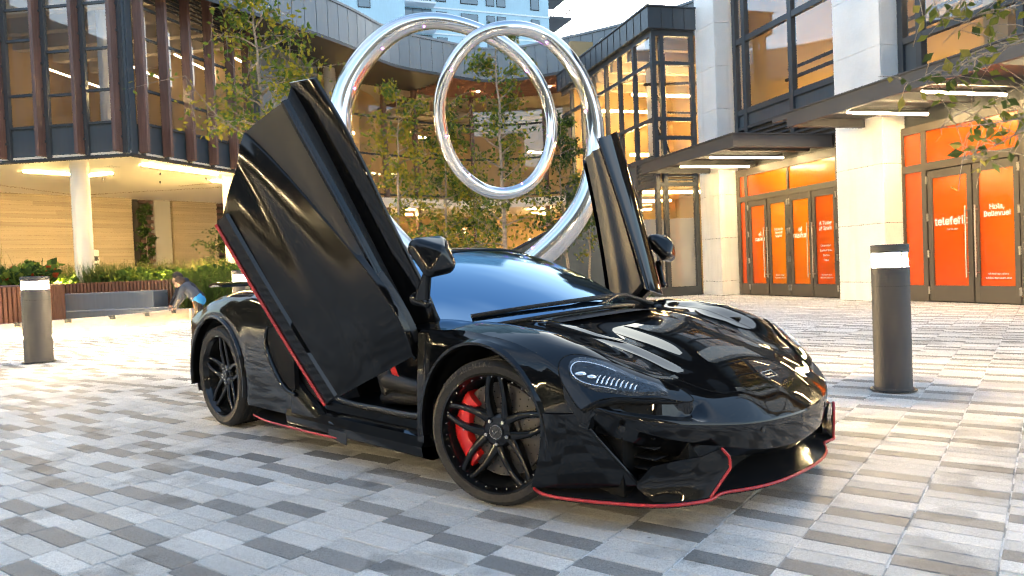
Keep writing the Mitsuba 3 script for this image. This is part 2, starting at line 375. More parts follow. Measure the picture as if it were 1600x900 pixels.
# frames and transoms
ff = [fb(17.22, 17.34, -.03, .06, ZF, 3.34), fb(16.88, 16.99, -.025, .06, ZF, 3.34), fb(15.205, 15.265, -.022, .05, ZF, 3.34), fb(13.0, 13.6, -.02, .05, ZF, 3.34),
      fb(13.0, 17.34, -.03, .062, 2.565, 2.70), fb(13.0, 17.34, -.028, .06, 3.22, 3.40), fb(16.99, 17.22, -.02, .045, ZF, ZF + .3),
      fb(11.72, 11.80, -.03, .06, ZF, 3.4), fb(11.2, 11.30, -.026, .06, ZF, 3.4), fb(9.2, 9.34, -.026, .06, ZF, 3.4), fb(5.6, 11.8, -.03, .062, 2.58, 2.72), fb(5.6, 11.8, -.028, .06, 3.30, 3.44), fb(11.3, 11.72, -.02, .045, ZF, ZF + .3)]
rput('storefront_frame', cat(ff), 'bronze_frame')
pane('transom', 16.99, 17.22, 2.70, 3.22, 'film_a'); pane('transom', 15.265, 16.88, 2.70, 3.22, 'film_e'); pane('transom', 13.6, 15.205, 2.70, 3.22, 'film_f')
pane('transom', 11.30, 11.72, 2.72, 3.30, 'film_j'); pane('transom', 9.34, 11.2, 2.72, 3.30, 'film_i')
pane('sidelight', 16.99, 17.22, ZF + .3, 2.565, 'film_a'); pane('sidelight', 11.30, 11.72, ZF + .3, 2.58, 'film_j'); pane('sidelight', 6.9, 9.2, ZF, 2.58, 'film_h')
rput('backing_wall', fb(5.0, 17.6, .07, .2, ZF - .3, 3.9), 'dark_metal')
# canopies
def canopy(s0, s1, w0, z0, lights, tail=None, lz=-.06):
    t = .10
    k = rput('canopy', cat([fb(s0, s0 + t, w0, -.02, z0, z0 + .26), fb(s1 - t, s1, w0, -.02, z0, z0 + .26), fb(s0 + t, s1 - t, w0, w0 + t, z0, z0 + .26),
                            fb(s0 - .03, s1 + .03, w0 - .03, -.02, z0 + .262, z0 + .285), fb(s0 + t, s1 - t, w0 + t, -.02, z0 + .16, z0 + .20),
                            fb(s0 - .02, s1 + .02, w0 - .022, w0 + .02, z0 - .012, z0)]
                           + [fb(s, s + .07, w0 + t, -.05, z0 + .03, z0 + .16) for s in np.arange(s0 + .7, s1 - .4, 1.05)]), 'canopy_steel')
    for (s, wa, wb) in lights:
        P = lambda w: (FM @ [-s, w, z0 - .01, 1])[:3]
        put(f'{k}__light_housing', fb(s - .03, s + .03, wa, wb, z0 + .005, z0 + .05), 'dark_metal')
        lightmesh(tube([P(wa), P(wb)], .028, 10), nxt(f'{k}__linear_light'), (8, 5.9, 2.9))
canopy(13.66, 17.9, -2.45, 3.42, [(15.05, -2.15, -.25), (16.5, -2.1, -.2)])
canopy(5.2, 12.3, -2.15, 3.56, [(10.9, -1.95, -.25), (9.4, -1.85, -.2), (7.5, -1.85, -.2), (6.0, -1.85, -.2)])
rput('canopy_tail', fb(12.3, 12.75, -2.15, -2.05, 3.72, 3.80), 'canopy_steel')
# upper floor glazing
fr = []
for s in (17.2, 16.78, 14.94, 13.1): fr.append(fb(s - .07, s + .07, -.06, .08, 3.9, 9.5))
for z0, z1 in ((6.60, 6.74), (4.78, 4.92), (4.40, 4.48), (8.2, 8.32)): fr.append(fb(13.1, 17.2, -.05, .07, z0, z1))
for s in (11.68, 11.25, 9.25, 7.0): fr.append(fb(s - .06, s + .06, -.06, .08, 3.9, 9.5))
for z0, z1 in ((5.0, 5.12), (4.16, 4.24), (6.9, 7.0)): fr.append(fb(5.6, 11.68, -.05, .07, z0, z1))
rput('curtain_wall_frame', cat(fr), 'frame_metal')
rput('spandrel', fb(13.1, 17.2, .0, .05, 4.48, 4.78), 'panel_blue'); rput('spandrel', fb(11.25, 11.68, .0, .05, 4.24, 5.0), 'panel_blue')
for i in range(6): rput('louver_blade', fb(13.1, 17.2, -.04, .02, 3.72 + i * .11, 3.76 + i * .11), 'frame_metal')
rput('louver_blade', fb(13.0, 17.2, .03, .06, 3.4, 4.4), 'pipe_dark')
for a, b, c, d in ((14.94, 16.78, 4.92, 6.6), (13.1, 14.94, 4.92, 6.6), (14.94, 16.78, 6.74, 8.2), (13.1, 14.94, 6.74, 8.2), (16.78, 17.2, 4.92, 8.2), (9.25, 11.25, 5.12, 6.9), (11.25, 11.68, 5.12, 6.9), (7.0, 9.25, 5.12, 6.9), (9.25, 11.25, 4.24, 5.0), (7.0, 9.25, 4.24, 5.0)):
    rput('window', fb(a + .07, b - .07, .0, .002, c, d), 'glass')
# upper rooms
rput('room_wall', cat([fb(5, 24, 5.4, 5.6, 3.8, 9.4), fb(18.2, 18.4, .3, 5.4, 3.8, 9.4), fb(5.0, 5.2, .2, 5.4, 3.8, 9.4)]), 'room_wall')
rput('room_floor', fb(5, 18.3, .06, 5.5, 3.85, 3.98), 'room_floor')
rput('room_ceiling', cat([fb(5, 18.3, .1, 5.5, 8.5, 8.7)] + [fb(s, s + .22, .2, 5.4, 8.15, 8.5) for s in np.arange(6, 18, 1.4)]), 'room_ceiling')
rput('room_column', fb(13.35, 14.35, .8, 1.7, 3.98, 8.5), 'room_wall'); rput('room_column', fb(10.6, 11.1, 1.3, 1.8, 3.98, 8.5), 'room_wall')
for z, w in ((6.3, 2.2), (6.12, 2.4), (6.0, 2.1)):
    rput('pipe', tube([(FM @ [-5.5, w, z, 1])[:3], (FM @ [-18, w, z, 1])[:3]], .05, 8), 'pipe_dark', 40)
def room_light(key, s, w0, w1, z, rad, r=.045):
    rad = [c * (.34 if 'bay' in key else .22) for c in rad]
    lightmesh(tube([(FM @ [-s, w0, z, 1])[:3], (FM @ [-s, w1, z, 1])[:3]], r, 8), nxt(f'{RB}__{key}'), rad)
room_light('room_light', 15.6, 2.6, 4.8, 5.55, (26, 18, 8)); room_light('room_light', 12.2, 1.5, 3.5, 7.4, (14, 10, 4.5)); room_light('room_light', 9.0, 1.5, 3.5, 7.4, (14, 10, 4.5)); room_light('room_light', 16.9, 3.5, 4.9, 4.9, (26, 18, 8))
# roof mass over it
rput('upper_wall', fb(5.6, 17.4, .1, .3, 8.5, 10.0), 'bay_metal'); rput('roof', fb(4.5, 19, -.6, 8, 10.0, 10.3), 'dark_metal')
rput('end_wall', fb(4.4, 5.0, .0, 8, ZF - .2, 10), 'stone')

# ---- glazed bay (beyond the far column)
BS, BW, BE = 18.42, -1.78, 25.5
bf = []
for w in (BW + .06, BW + .30, -.56): bf.append(fb(BS, BS + .12, w - .06, w + .06, ZF, 7.35))
for z0, z1 in ((ZF, ZF + .25), (3.15, 3.26), (3.85, 3.95), (4.42, 4.52), (4.92, 5.02), (6.42, 6.52), (7.2, 7.36)): bf.append(fb(BS + .002, BS + .10, BW + .1, -.56, z0, z1))
for s in (19.6, 20.6, 21.6, 22.6, 23.6, 24.6): bf.append(fb(s - .05, s + .05, BW, BW + .12, ZF, 7.35))
for z0, z1 in ((ZF, ZF + .25), (3.15, 3.3), (3.85, 4.0), (4.92, 5.02), (6.42, 6.52), (7.2, 7.36)): bf.append(fb(BS + .1, BE, BW + .004, BW + .10, z0, z1))
rput('bay_frame', cat(bf), 'frame_metal')
kpar = rput('bay_parapet', cat([fb(BS - .12, BE, BW - .14, BW + .02, 7.36, 7.92), fb(BS - .12, BS + .02, BW + .022, -.5, 7.36, 7.92), fb(BS - .16, BE, BW - .18, BW + .06, 7.922, 7.96), fb(BS - .16, BS + .06, BW + .062, -.5, 7.922, 7.96)]), 'bay_metal')
for w in np.arange(BW + .25, -.6, .34): put(f'{kpar}__seam', fb(BS - .135, BS - .12, w, w + .014, 7.36, 7.92), 'dark_metal')
for s in np.arange(BS + .3, BE, .45): put(f'{kpar}__seam', fb(s, s + .014, BW - .155, BW - .14, 7.36, 7.92), 'dark_metal')
for z0, z1 in ((.42, 3.15), (5.02, 6.42), (6.52, 7.2), (4.0, 4.42)):
    rput('bay_window', fb(BS + .05, BS + .052, BW + .36, -.62, z0, z1), 'glass')
    ss = [BS + .1, 19.6, 20.6, 21.6, 22.6, 23.6, 24.6, BE]
    for a, b in zip(ss[:-1], ss[1:]): rput('bay_window', fb(a + .05, b - .05, BW + .05, BW + .052, z0, z1), 'glass')
rput('bay_spandrel', cat([fb(BS + .03, BS + .06, BW + .3, -.6, 3.95, 4.0), fb(BS + .1, BE, BW + .03, BW + .06, 3.3, 3.85)]), 'panel_blue')
for i in range(5): rput('louver_blade', fb(BS - .01, BS + .05, BW + .36, -.62, 3.30 + i * .11, 3.345 + i * .11), 'frame_metal')
for i in range(5): rput('louver_blade', fb(BS + .15, 19.55, BW - .01, BW + .05, 3.36 + i * .1, 3.40 + i * .1), 'frame_metal')
rput('bay_room', cat([fb(24.9, 25.1, BW + .2, 5, ZF, 9), fb(19, 25, 2.3, 2.5, ZF, 9), fb(BS + .3, 25, BW + .2, 2.5, 3.4, 3.84), fb(18.36, 18.5, -.4, 2.5, ZF, 9)]), 'room_wall')
rput('bay_ceiling', cat([fb(BS + .2, 25, BW + .15, 2.5, 7.3, 7.35)] + [fb(s, s + .18, BW + .2, 2.4, 7.0, 7.3) for s in np.arange(19, 25, 1.2)]), 'room_ceiling')
rput('bay_floor', fb(BS + .2, 25, BW + .15, 2.5, ZF + .01, ZF + .05), 'room_floor')
rput('room_column', fb(20.0, 20.45, -.95, -.55, 3.84, 7.3), 'soffit_paint')
rput('pipe', cat([tube([(FM @ [-s, w, z, 1])[:3] for s, w, z in pts], r, 8) for pts, r in (([(19.3, -1.6, 6.1), (19.3, 2.2, 6.3)], .04), ([(19.0, -1.4, 5.75), (20.5, -.3, 5.6), (20.6, 2, 5.6)], .035), ([(19.4, -.9, 7.0), (19.4, -.9, 6.1)], .03), ([(19.5, -.8, 4.0), (19.2, -1.3, 4.9)], .03), ([(19.5, -.7, 4.0), (19.2, -1.2, 4.9)], .03))]), 'pipe_dark')
room_light('bay_light', 20.9, -1.2, .8, 6.2, (30, 21, 9)); room_light('bay_light', 21.6, -1.0, 1.6, 4.5, (30, 21, 9)); room_light('bay_light', 23.2, -1.2, .8, 6.2, (16, 11, 5)); room_light('bay_light', 20.4, -1.2, 1.2, 3.2, (9, 6.4, 2.8)); room_light('bay_light', 23.2, -1.2, 1.2, 3.2, (9, 6.4, 2.8))

# ---------------------------------------------------------------- left building
CL = np.array([-8.86, 17.84, 0.]); LR = np.array([.305, .953, 0]); LR /= np.linalg.norm(LR); LL = np.array([-.99, .128, 0]); LL /= np.linalg.norm(LL)
ZS = 4.15
LFM = frame(CL, -LL, np.array([-LL[1] * -1, -LL[0], 0]) * np.array([1, 1, 1]), (0, 0, 1))
LFM[:3, 1] = np.cross([0, 0, 1], -LL)
RFM = frame(CL, LR, np.cross([0, 0, 1], LR), (0, 0, 1))
LB = thing('glass_pavilion', 'dark glass building with brown timber fins raised over a lit soffit', 'building')
def lput(name, mesh, bsdf, smooth=False): return put(f'{LB}__{name}', mesh, bsdf, smooth)
TOPZ = 8.75
for FMx, xs, sgn in ((LFM, [-.21, -1.18, -2.18, -3.22, -4.25, -5.3], -1), (RFM, [.26, 1.02, 1.84, 2.69, 3.55, 4.30], 1)):
    lo, hi = (min(xs) - .6, 0.0) if sgn < 0 else (0.0, max(xs) + .75)
    lput('sill_panel', box(lo, hi - .02 * (sgn < 0) + 0, .02, .06, ZS + .04, 4.92, FMx), 'panel_blue')
    lput('edge_trim', box(lo, hi, -.03, .08, ZS - .03, ZS + .04, FMx), 'dark_metal')
    mu = []
    xs2 = sorted(xs + [lo])
    for i, x in enumerate(xs):
        lput('fin', cbox(x - .045, x + .045, -.30, -.04, ZS + .07, TOPZ, .006, FMx), 'fin_wood')
        mu.append(box(x + .05, x + .15, -.06, .05, ZS + .04, TOPZ, FMx))
        for z in np.arange(ZS + .4, TOPZ, .62): mu.append(box(x + .045, x + .09, -.10, -.02, z, z + .05, FMx))
    order = sorted(xs)
    for a, b in zip(order[:-1], order[1:]):
        zz = [4.92, 5.64 + .05 * ((int(a * 10)) % 3), 6.67 if int(abs(a) * 10) % 2 else 7.0, 7.74, TOPZ]
        for z in zz[:-1]: mu.append(box(a + .15, b + .05, -.03, .04, z, z + .06, FMx))
        for z0, z1 in zip(zz[:-1], zz[1:]): lput('window', box(a + .15, b + .05, .0, .002, z0 + .06, z1, FMx), 'glass')
    lput('mullions', cat(mu), 'frame_metal')
lput('corner_post', cat([box(-.19, -.01, -.02, .08, ZS + .04, TOPZ, LFM), box(.01, .2, -.02, .08, ZS + .04, TOPZ, RFM)]), 'panel_blue')
# upper room
lput('room_wall', cat([box(-9, .9, 6.6, 6.8, ZS, TOPZ, LFM), box(5.3, 5.45, .1, 3.4, ZS, TOPZ, RFM), box(-6.6, -6.4, .1, 7, ZS, TOPZ, LFM)]), 'room_wall')
for x in np.arange(-8, 0, 1.3): lput('room_wall', box(x, x + .05, 6.56, 6.6, ZS, 7.2, LFM), 'concrete')
_in = [tuple((CL + LL * 6.4 + np.array([.02, .1, 0]))[:2]), tuple((CL + np.array([-.12, .14, 0]))[:2]), tuple((CL + LR * 5.2 + np.array([-.12, 0, 0]))[:2]), tuple((CL + LR * 7.0 + LL * 1.2)[:2]), tuple((CL + LR * 7.0 + LL * 6.4)[:2])]
_ip = Polygon(_in).buffer(0)
lput('room_floor', extrude(_ip, .04, tr(0, 0, ZS + .1)), 'room_floor')
def inside(x0, x1, y0, y1, z0, z1):
    c = [(LFM @ [x, y, 0, 1])[:2] for x, y in ((x0, y0), (x1, y0), (x1, y1), (x0, y1))]
    g = Polygon(c).intersection(_ip)
    return [extrude(q, z1 - z0, tr(0, 0, z0)) for q in getattr(g, 'geoms', [g]) if q.area > 1e-4]
lput('room_ceiling', cat([extrude(_ip, .1, tr(0, 0, TOPZ - .1))] + sum([inside(-7, 4, y, y + .25, TOPZ - .75, TOPZ - .1) for y in np.arange(.8, 7, 1.3)], []) + sum([inside(x, x + .07, 0, 7, TOPZ - .3, TOPZ - .1) for x in np.arange(-6.4, 3.8, .36)], [])), 'room_ceiling')
lput('room_column', tube([(LFM @ [-1.55, 1.5, ZS, 1])[:3], (LFM @ [-1.55, 1.5, TOPZ, 1])[:3]], .19, 16), 'concrete', 40)
for x, y in ((-5, 3.4), (-2.6, 3.4), (-.8, 3.4), (.6, 4.2)):
    lightmesh(tube([(LFM @ [x, y, 7.5, 1])[:3], (LFM @ [x, y + 2.6, 7.5, 1])[:3]], .03, 6), nxt(f'{LB}__room_light'), (1.0, .72, .38))
lightmesh(xf(trimesh.creation.icosphere(subdivisions=2, radius=1), frame((LFM @ [-.42, 1.2, 6.02, 1])[:3], np.array([.12, 0, 0]), np.array([0, .08, 0]), np.array([0, 0, .07]))), nxt(f'{LB}__room_light'), (14, 10, 4.2))
# soffit: plan polygon
sof = Polygon([(-8.86 + LL[0] * 9, 17.84 + LL[1] * 9), tuple(CL[:2]), tuple((CL + LR * 5.2)[:2]), (-9.6, 30.5), (-20, 31), (-22, 22)])
lput('soffit', extrude(sof, .10, tr(0, 0, ZS)), 'soffit_paint')
lput('roof', extrude(sof.buffer(.1), .25, tr(0, 0, TOPZ + .02)), 'dark_metal')
# linear lights in the soffit
for (a, b) in (((-11.95, 20.9), (-10.75, 20.55)), ((-12.55, 19.6), (-11.6, 20.6)), ((-9.0, 23.0), (-8.2, 23.3)), ((-9.3, 19.3), (-8.3, 21.6))):
    a3, b3 = np.array([*a, ZS - .02]), np.array([*b, ZS - .02])
    lightmesh(tube([a3, b3], .032, 6), nxt(f'{LB}__soffit_light'), (28, 19, 7.4))
for x, y in ((-11.5, 21.5), (-9.6, 20.9), (-10.4, 22.6), (-8.9, 22.3)): lput('sprinkler', tube([(x, y, ZS - .07), (x, y, ZS)], .025, 6), 'pipe_dark')
lput('round_column', tube([(-10.5, 18.55, .3), (-10.5, 18.55, ZS)], .215, 28), 'soffit_paint', 40)
lput('square_column', box(-8.32, -8.02, 22.0, 22.3, .3, ZS), 'soffit_paint')
# recessed wall under the soffit
WA, WB_ = np.array([-13.41, 26.85, 0]), np.array([-11.18, 29.52, 0]); wd = (WA - np.array([-15.94, 23.69, 0])); wd /= np.linalg.norm(wd)
WM = frame(np.array([-15.94, 23.69, 0]), wd, np.cross([0, 0, 1], wd), (0, 0, 1))
lput('board_wall', box(-7, 4.05, 0, .3, 0, ZS, WM), 'board_wall')
lput('rear_wall', box(4.05, 12, .5, .8, 0, ZS, WM), 'louver')
lput('wall_panel', box(4.95, 5.55, .2, .5, 0, ZS, WM), 'concrete'); lput('wall_panel', box(5.6, 7.35, .1, .4, 0, ZS, WM), 'board_wall'); lput('wall_panel', box(4.1, 4.4, .3, .5, 0, ZS, WM), 'louver')
for i in range(14):
    lput('louver_blade', box(4.45, 5.0, .28, .42, .9 + i * .24, 1.02 + i * .24, WM), 'fin_wood')
    lput('louver_blade', box(7.45, 10.2, .28, .42, .9 + i * .24, 1.02 + i * .24, WM), 'fin_wood')
sg = thing('wall_sign', 'small white notice with black band fixed on the tan board wall', 'sign')
SMx = WM @ tr(2.62, -.02, 2.05)
put(f'{sg}__plate', box(-.22, .22, 0, .02, -.28, .28, SMx), 'print_white')
put(f'{sg}__band', box(-.2, .2, -.004, 0, -.1, .06, SMx), 'pipe_dark')
put(f'{sg}__band', box(-.2, .2, -.004, 0, -.25, -.2, SMx), 'pipe_dark')
# grey metal wall behind the right face, dark soffit of the roof above
lput('grey_wall', box(5.0, 8.3, -.02, .2, 3.0, 9.6, RFM), 'panel_blue')
for i in range(6): lput('grey_panel', cbox(5.02, 8.2, -.06, -.022, 6.4 + i * .56 - .1, 6.94 + i * .56 - .1, .006, RFM), 'grey_panel')
lput('grey_column', tube([(RFM @ [8.6, -.3, 0, 1])[:3], (RFM @ [8.6, -.3, 9.6, 1])[:3]], .2, 20), 'concrete', 40)
lput('eaves', box(1.2, 8.8, -1.2, 1.0, 9.02, 9.2, RFM), 'fin_wood')
for i in range(7): lput('top_louver', box(.3, 5.0, -.04, .03, 7.95 + i * .11, 8.0 + i * .11, RFM), 'dark_metal')

# ---------------------------------------------------------------- building at the back with the curved parapet
BB = thing('curved_building', 'glass building at the back with curved grey metal parapet and timber soffit', 'building')
def bput(name, mesh, bsdf, smooth=False): return put(f'{BB}__{name}', mesh, bsdf, smooth)
cv = spline([(-8.6, 17.5), (-7.4, 19.0), (-6.5, 20.4), (-4.5, 24.0), (-3.7, 25.8), (-2.1, 27.3), (-.6, 28.4), (1.0, 28.2), (2.4, 27.4), (3.9, 26.4), (5.6, 24.8), (7.5, 22.5)], 52)
ZB0, ZB1 = 8.2, 9.38
par = bput('parapet', grid(np.stack([np.c_[cv, np.full(52, ZB0)], np.c_[cv, np.full(52, ZB1)]], 1)), 'dark_metal')
nrm = np.gradient(cv, axis=0); nrm = np.c_[nrm[:, 1], -nrm[:, 0]]; nrm /= np.linalg.norm(nrm, axis=1, keepdims=True)   # towards the plaza
for i in range(51):
    a, b = cv[i], cv[i + 1]; d = (b - a) / np.linalg.norm(b - a); o = nrm[i]
    M = frame((*a, 0), (*d, 0), (*(-np.array([d[1], -d[0]])), 0), (0, 0, 1)); L = np.linalg.norm(b - a)
    put(f'{par}__panel', cbox(.008, L - .008, -.035, -.004, ZB0 + .01, ZB1 - .06, .006, M), 'band_metal')
put(f'{par}__coping', grid(np.stack([np.c_[cv + nrm * .07, np.full(52, ZB1 - .06)], np.c_[cv + nrm * .07, np.full(52, ZB1 + .02)], np.c_[cv - nrm * .5, np.full(52, ZB1 + .02)]], 1)), 'grey_panel')
put(f'{par}__drip_edge', grid(np.stack([np.c_[cv + nrm * .05, np.full(52, ZB0 - .09)], np.c_[cv + nrm * .05, np.full(52, ZB0 + .01)]], 1)), 'dark_metal')
inn = cv - nrm * 2.6
bput('soffit', grid(np.stack([np.c_[cv, np.full(52, ZB0)], np.c_[cv - nrm * 3.2, np.full(52, ZB0)]], 1)[8:]), 'pipe_dark')
for k in range(10):
    q = cv - nrm * (.14 + k * .27)
    bput('soffit_slat', tube(np.c_[q, np.full(52, ZB0 - .05)][26:], .05, 4), 'soffit_wood')
gl = inn
for i in range(17, 51, 3): bput('mullion', box(-.07, .07, -.1, .1, ZF, ZB0, frame((*gl[i], 0), (*(np.array([-nrm[i][1], nrm[i][0]])), 0), (*(-nrm[i]), 0), (0, 0, 1))), 'fin_wood')
for z in (4.1, 5.6, 7.0): bput('transom', tube(np.c_[gl, np.full(52, z)][14:], .04, 4), 'frame_metal')
bput('glazing', grid(np.stack([np.c_[gl, np.full(52, ZF)], np.c_[gl, np.full(52, ZB0)]], 1)[14:]), 'glass')
dep = np.interp(np.arange(52), [0, 22, 30, 51], [3.3, 3.3, 7.0, 7.0])[:, None]
far = cv - nrm * dep
bput('rear_wall', grid(np.stack([np.c_[far[15:46], np.full(31, ZF)], np.c_[far[15:46], np.full(31, ZB0)]], 1)), 'room_wall')
def ring_slab(z, a, b): return grid(np.stack([np.c_[cv[15:48] - nrm[15:48] * a, np.full(33, z)], np.c_[cv[15:48] - nrm[15:48] * np.minimum(dep[15:48], b), np.full(33, z)]], 1))
bput('upper_floor', cat([ring_slab(3.95, 2.3, 7.0), ring_slab(3.6, 2.3, 7.0), grid(np.stack([np.c_[cv[15:48] - nrm[15:48] * 2.3, np.full(33, 3.6)], np.c_[cv[15:48] - nrm[15:48] * 2.3, np.full(33, 3.95)]], 1))]), 'soffit_paint')
bput('ceiling', ring_slab(ZB0 - .02, 2.7, 7.0), 'room_ceiling')
for k in range(4): bput('ceiling_beam', tube(np.c_[cv[26:46] - nrm[26:46] * (3.2 + k * 1.0), np.full(20, ZB0 - .6)], .13, 4), 'room_ceiling')
for i in range(26, 46, 4): bput('ceiling_beam', tube([(*(cv[i] - nrm[i] * 2.7), ZB0 - .3), (*(cv[i] - nrm[i] * 6.6), ZB0 - .3)], .10, 4), 'fin_wood')
for i, z, rad in ((17, 6.5, .7), (21, 6.4, .7), (27, 6.6, 1), (31, 6.0, 1), (36, 6.6, 1), (41, 6.2, 1), (16, 3.4, .9), (20, 3.4, .9), (25, 3.4, 1.3), (31, 3.4, 1.3), (37, 3.4, 1.3), (42, 3.4, 1.0)):
    a = cv[i] - nrm[i] * (2.9 if i < 26 else 3.5); b = cv[i] - nrm[i] * 5.0
    lightmesh(tube([(*a, z), (*(a + (b - a) * .35 + np.array([.7, .0])), z)], .05, 6), nxt(f'{BB}__room_light'), ((10 if z < 4 else 3.6) * rad, (6.6 if z < 4 else 2.5) * rad, (2.4 if z < 4 else 1.0) * rad))
for i in (29, 33, 36, 39): lightmesh(tube([(*(cv[i] - nrm[i] * 1.3), ZB0 - .13), (*(cv[i] - nrm[i] * 1.3), ZB0 - .10)], .06, 8), nxt(f'{BB}__downlight'), (10, 8, 5))
# dark stair flank in the lower level
st = thing('stair_flank', 'dark sloping metal flank of an outdoor stair behind the ring', 'stair')
put(f'{st}__flank', extrude([(0, 0), (4.6, 0), (4.6, 2.6), (4.2, 2.6), (0, .55)], .14, frame((-1.6, 19.8, ZF), (1, .12, 0), (0, 0, 1), (.12, -1, 0))), 'panel_blue')
put(f'{st}__coping', tube([(-1.6, 19.75, ZF + .58), (2.57, 20.2, ZF + 2.62)], .05, 6), 'dark_metal')
gs = thing('low_wall', 'pale low wall standing at the right behind the ring', 'wall')
put(f'{gs}__face', box(2.2, 5.2, 20.9, 21.2, 0, 2.3), 'concrete')

mk('tower_glass_n', (.03, .035, .04), .1, spec=.6); mk('stone_dim', (.16, .16, .165), .5)
# ---------------------------------------------------------------- distant tower
TW = thing('distant_tower', 'pale blue high-rise with dark windows and balconies far behind the roofs', 'building')
mat('tower_skin', pri(proc(metal_t((.36, .52, .60), .12)), .3, spec=.6)); mk('tower_glass', (.10, .16, .20), .08, spec=.9); mk('tower_white', (.72, .74, .76), .5)
TO = np.array([6.0, 95., 0]); tl = np.array([-.93, -.36, 0]); tl /= np.linalg.norm(tl)
TM = frame(TO, -tl, np.cross([0, 0, 1], -tl), (0, 0, 1))
put(f'{TW}__wall', box(-40, 0, 0, 14, 0, 75, TM), 'tower_skin')
put(f'{TW}__wing', box(-40, -19.5, -4.5, 0, 0, 75, TM), 'tower_skin')
FLH = 3.05
for fl in range(7, 14):
    z = fl * FLH + 4.9
    put(f'{TW}__floor_band', box(-40, .05, -.12, 0, z - .12, z + .05, TM), 'tower_white')
    for x, w in ((-1.9, 1.0), (-7.8, .9), (-6.4, 1.0), (-10.5, 2.0), (-14.0, 1.1), (-24, 1.2), (-28, 1.2), (-32, 1.2)):
        y0 = -4.5 if x < -19.5 else 0
        f = put(f'{TW}__window', box(x - w / 2 - .08, x + w / 2 + .08, y0 - .1, y0 + .02, z + .7, z + 2.6, TM), 'dark_metal'); put(f'{f}__pane', box(x - w / 2, x + w / 2, y0 - .14, y0 - .1, z + .78, z + 2.52, TM), 'tower_glass')
    f = put(f'{TW}__window', box(-18.6, -15.2, -.06, .02, z + .15, z + 2.75, TM), 'dark_metal')
    for k in range(3): put(f'{f}__pane', box(-18.5 + k * 1.1, -17.5 + k * 1.1, -.1, -.06, z + .25, z + 2.65, TM), 'tower_glass')
    b = put(f'{TW}__balcony', box(-19.4, -15, -1.5, -.01, z - .1, z + .12, TM), 'tower_white')
    put(f'{b}__rail', cat([box(-19.4, -15, -1.5, -1.46, z + 1.0, z + 1.06, TM)] + [box(x, x + .04, -1.5, -1.46, z + .12, z + 1.0, TM) for x in np.arange(-19.4, -15, .5)]), 'tower_white')
    b = put(f'{TW}__balcony', box(.05, 3.0, -.2, 5, z - .1, z + .15, TM), 'dark_metal')
    put(f'{b}__rail', cat([box(.05, 3.0, -.2, -.15, z + 1.05, z + 1.12, TM), box(2.95, 3.0, -.2, 5, z + 1.05, z + 1.12, TM)] + [box(x, x + .05, -.2, -.15, z + .15, z + 1.05, TM) for x in np.arange(.05, 3, .45)]), 'dark_metal')
    put(f'{TW}__balcony_door', box(.0, .06, .6, 4.2, z + .2, z + 2.7, TM), 'tower_glass')

# ---------------------------------------------------------------- buildings around the plaza beside and behind the camera
nb_ = thing('neighbour_building', 'dark glazed building beside the plaza with lit canopy lights', 'building')
put(f'{nb_}__wall', box(-30, -19, -18, 11.5, 0, 11), 'panel_blue')
for y in np.arange(-17.5, 11, 1.6):
    for z in (4.6, 7.6): put(f'{nb_}__window', box(-19.0, -18.95, y + .15, y + 1.45, z, z + 2.6), 'tower_glass_n')
    put(f'{nb_}__shopfront', box(-19.0, -18.95, y + .1, y + 1.5, .4, 3.3), 'tower_glass_n')
k = put(f'{nb_}__canopy', box(-18.9, -14.8, -16, 10, 3.7, 3.95), 'canopy_steel')
for y in np.arange(-14, 10, 2.6): lightmesh(tube([(-18.0, y, 3.67), (-15.6, y, 3.67)], .04, 6), nxt(f'{k}__linear_light'), (36, 28, 15))
n2_ = thing('neighbour_building', 'tall grey and dark office building closing the plaza opposite', 'building')
put(f'{n2_}__wall', box(-17, 16, -24, -15, 0, 15), 'stone_dim')
for x in np.arange(-16.5, 15, 2.2):
    for z in (.4, 4.4, 8.0, 11.6): put(f'{n2_}__window', box(x, x + 1.6, -15, -14.95, z, z + 2.9), 'tower_glass_n')
k = put(f'{n2_}__canopy', box(-14, 14, -15, -12, 3.65, 3.9), 'canopy_steel')
for x in np.arange(-13, 13.5, 4.0): lightmesh(tube([(x, -14.6, 3.62), (x, -12.5, 3.62)], .035, 6), nxt(f'{k}__linear_light'), (40, 30, 16))
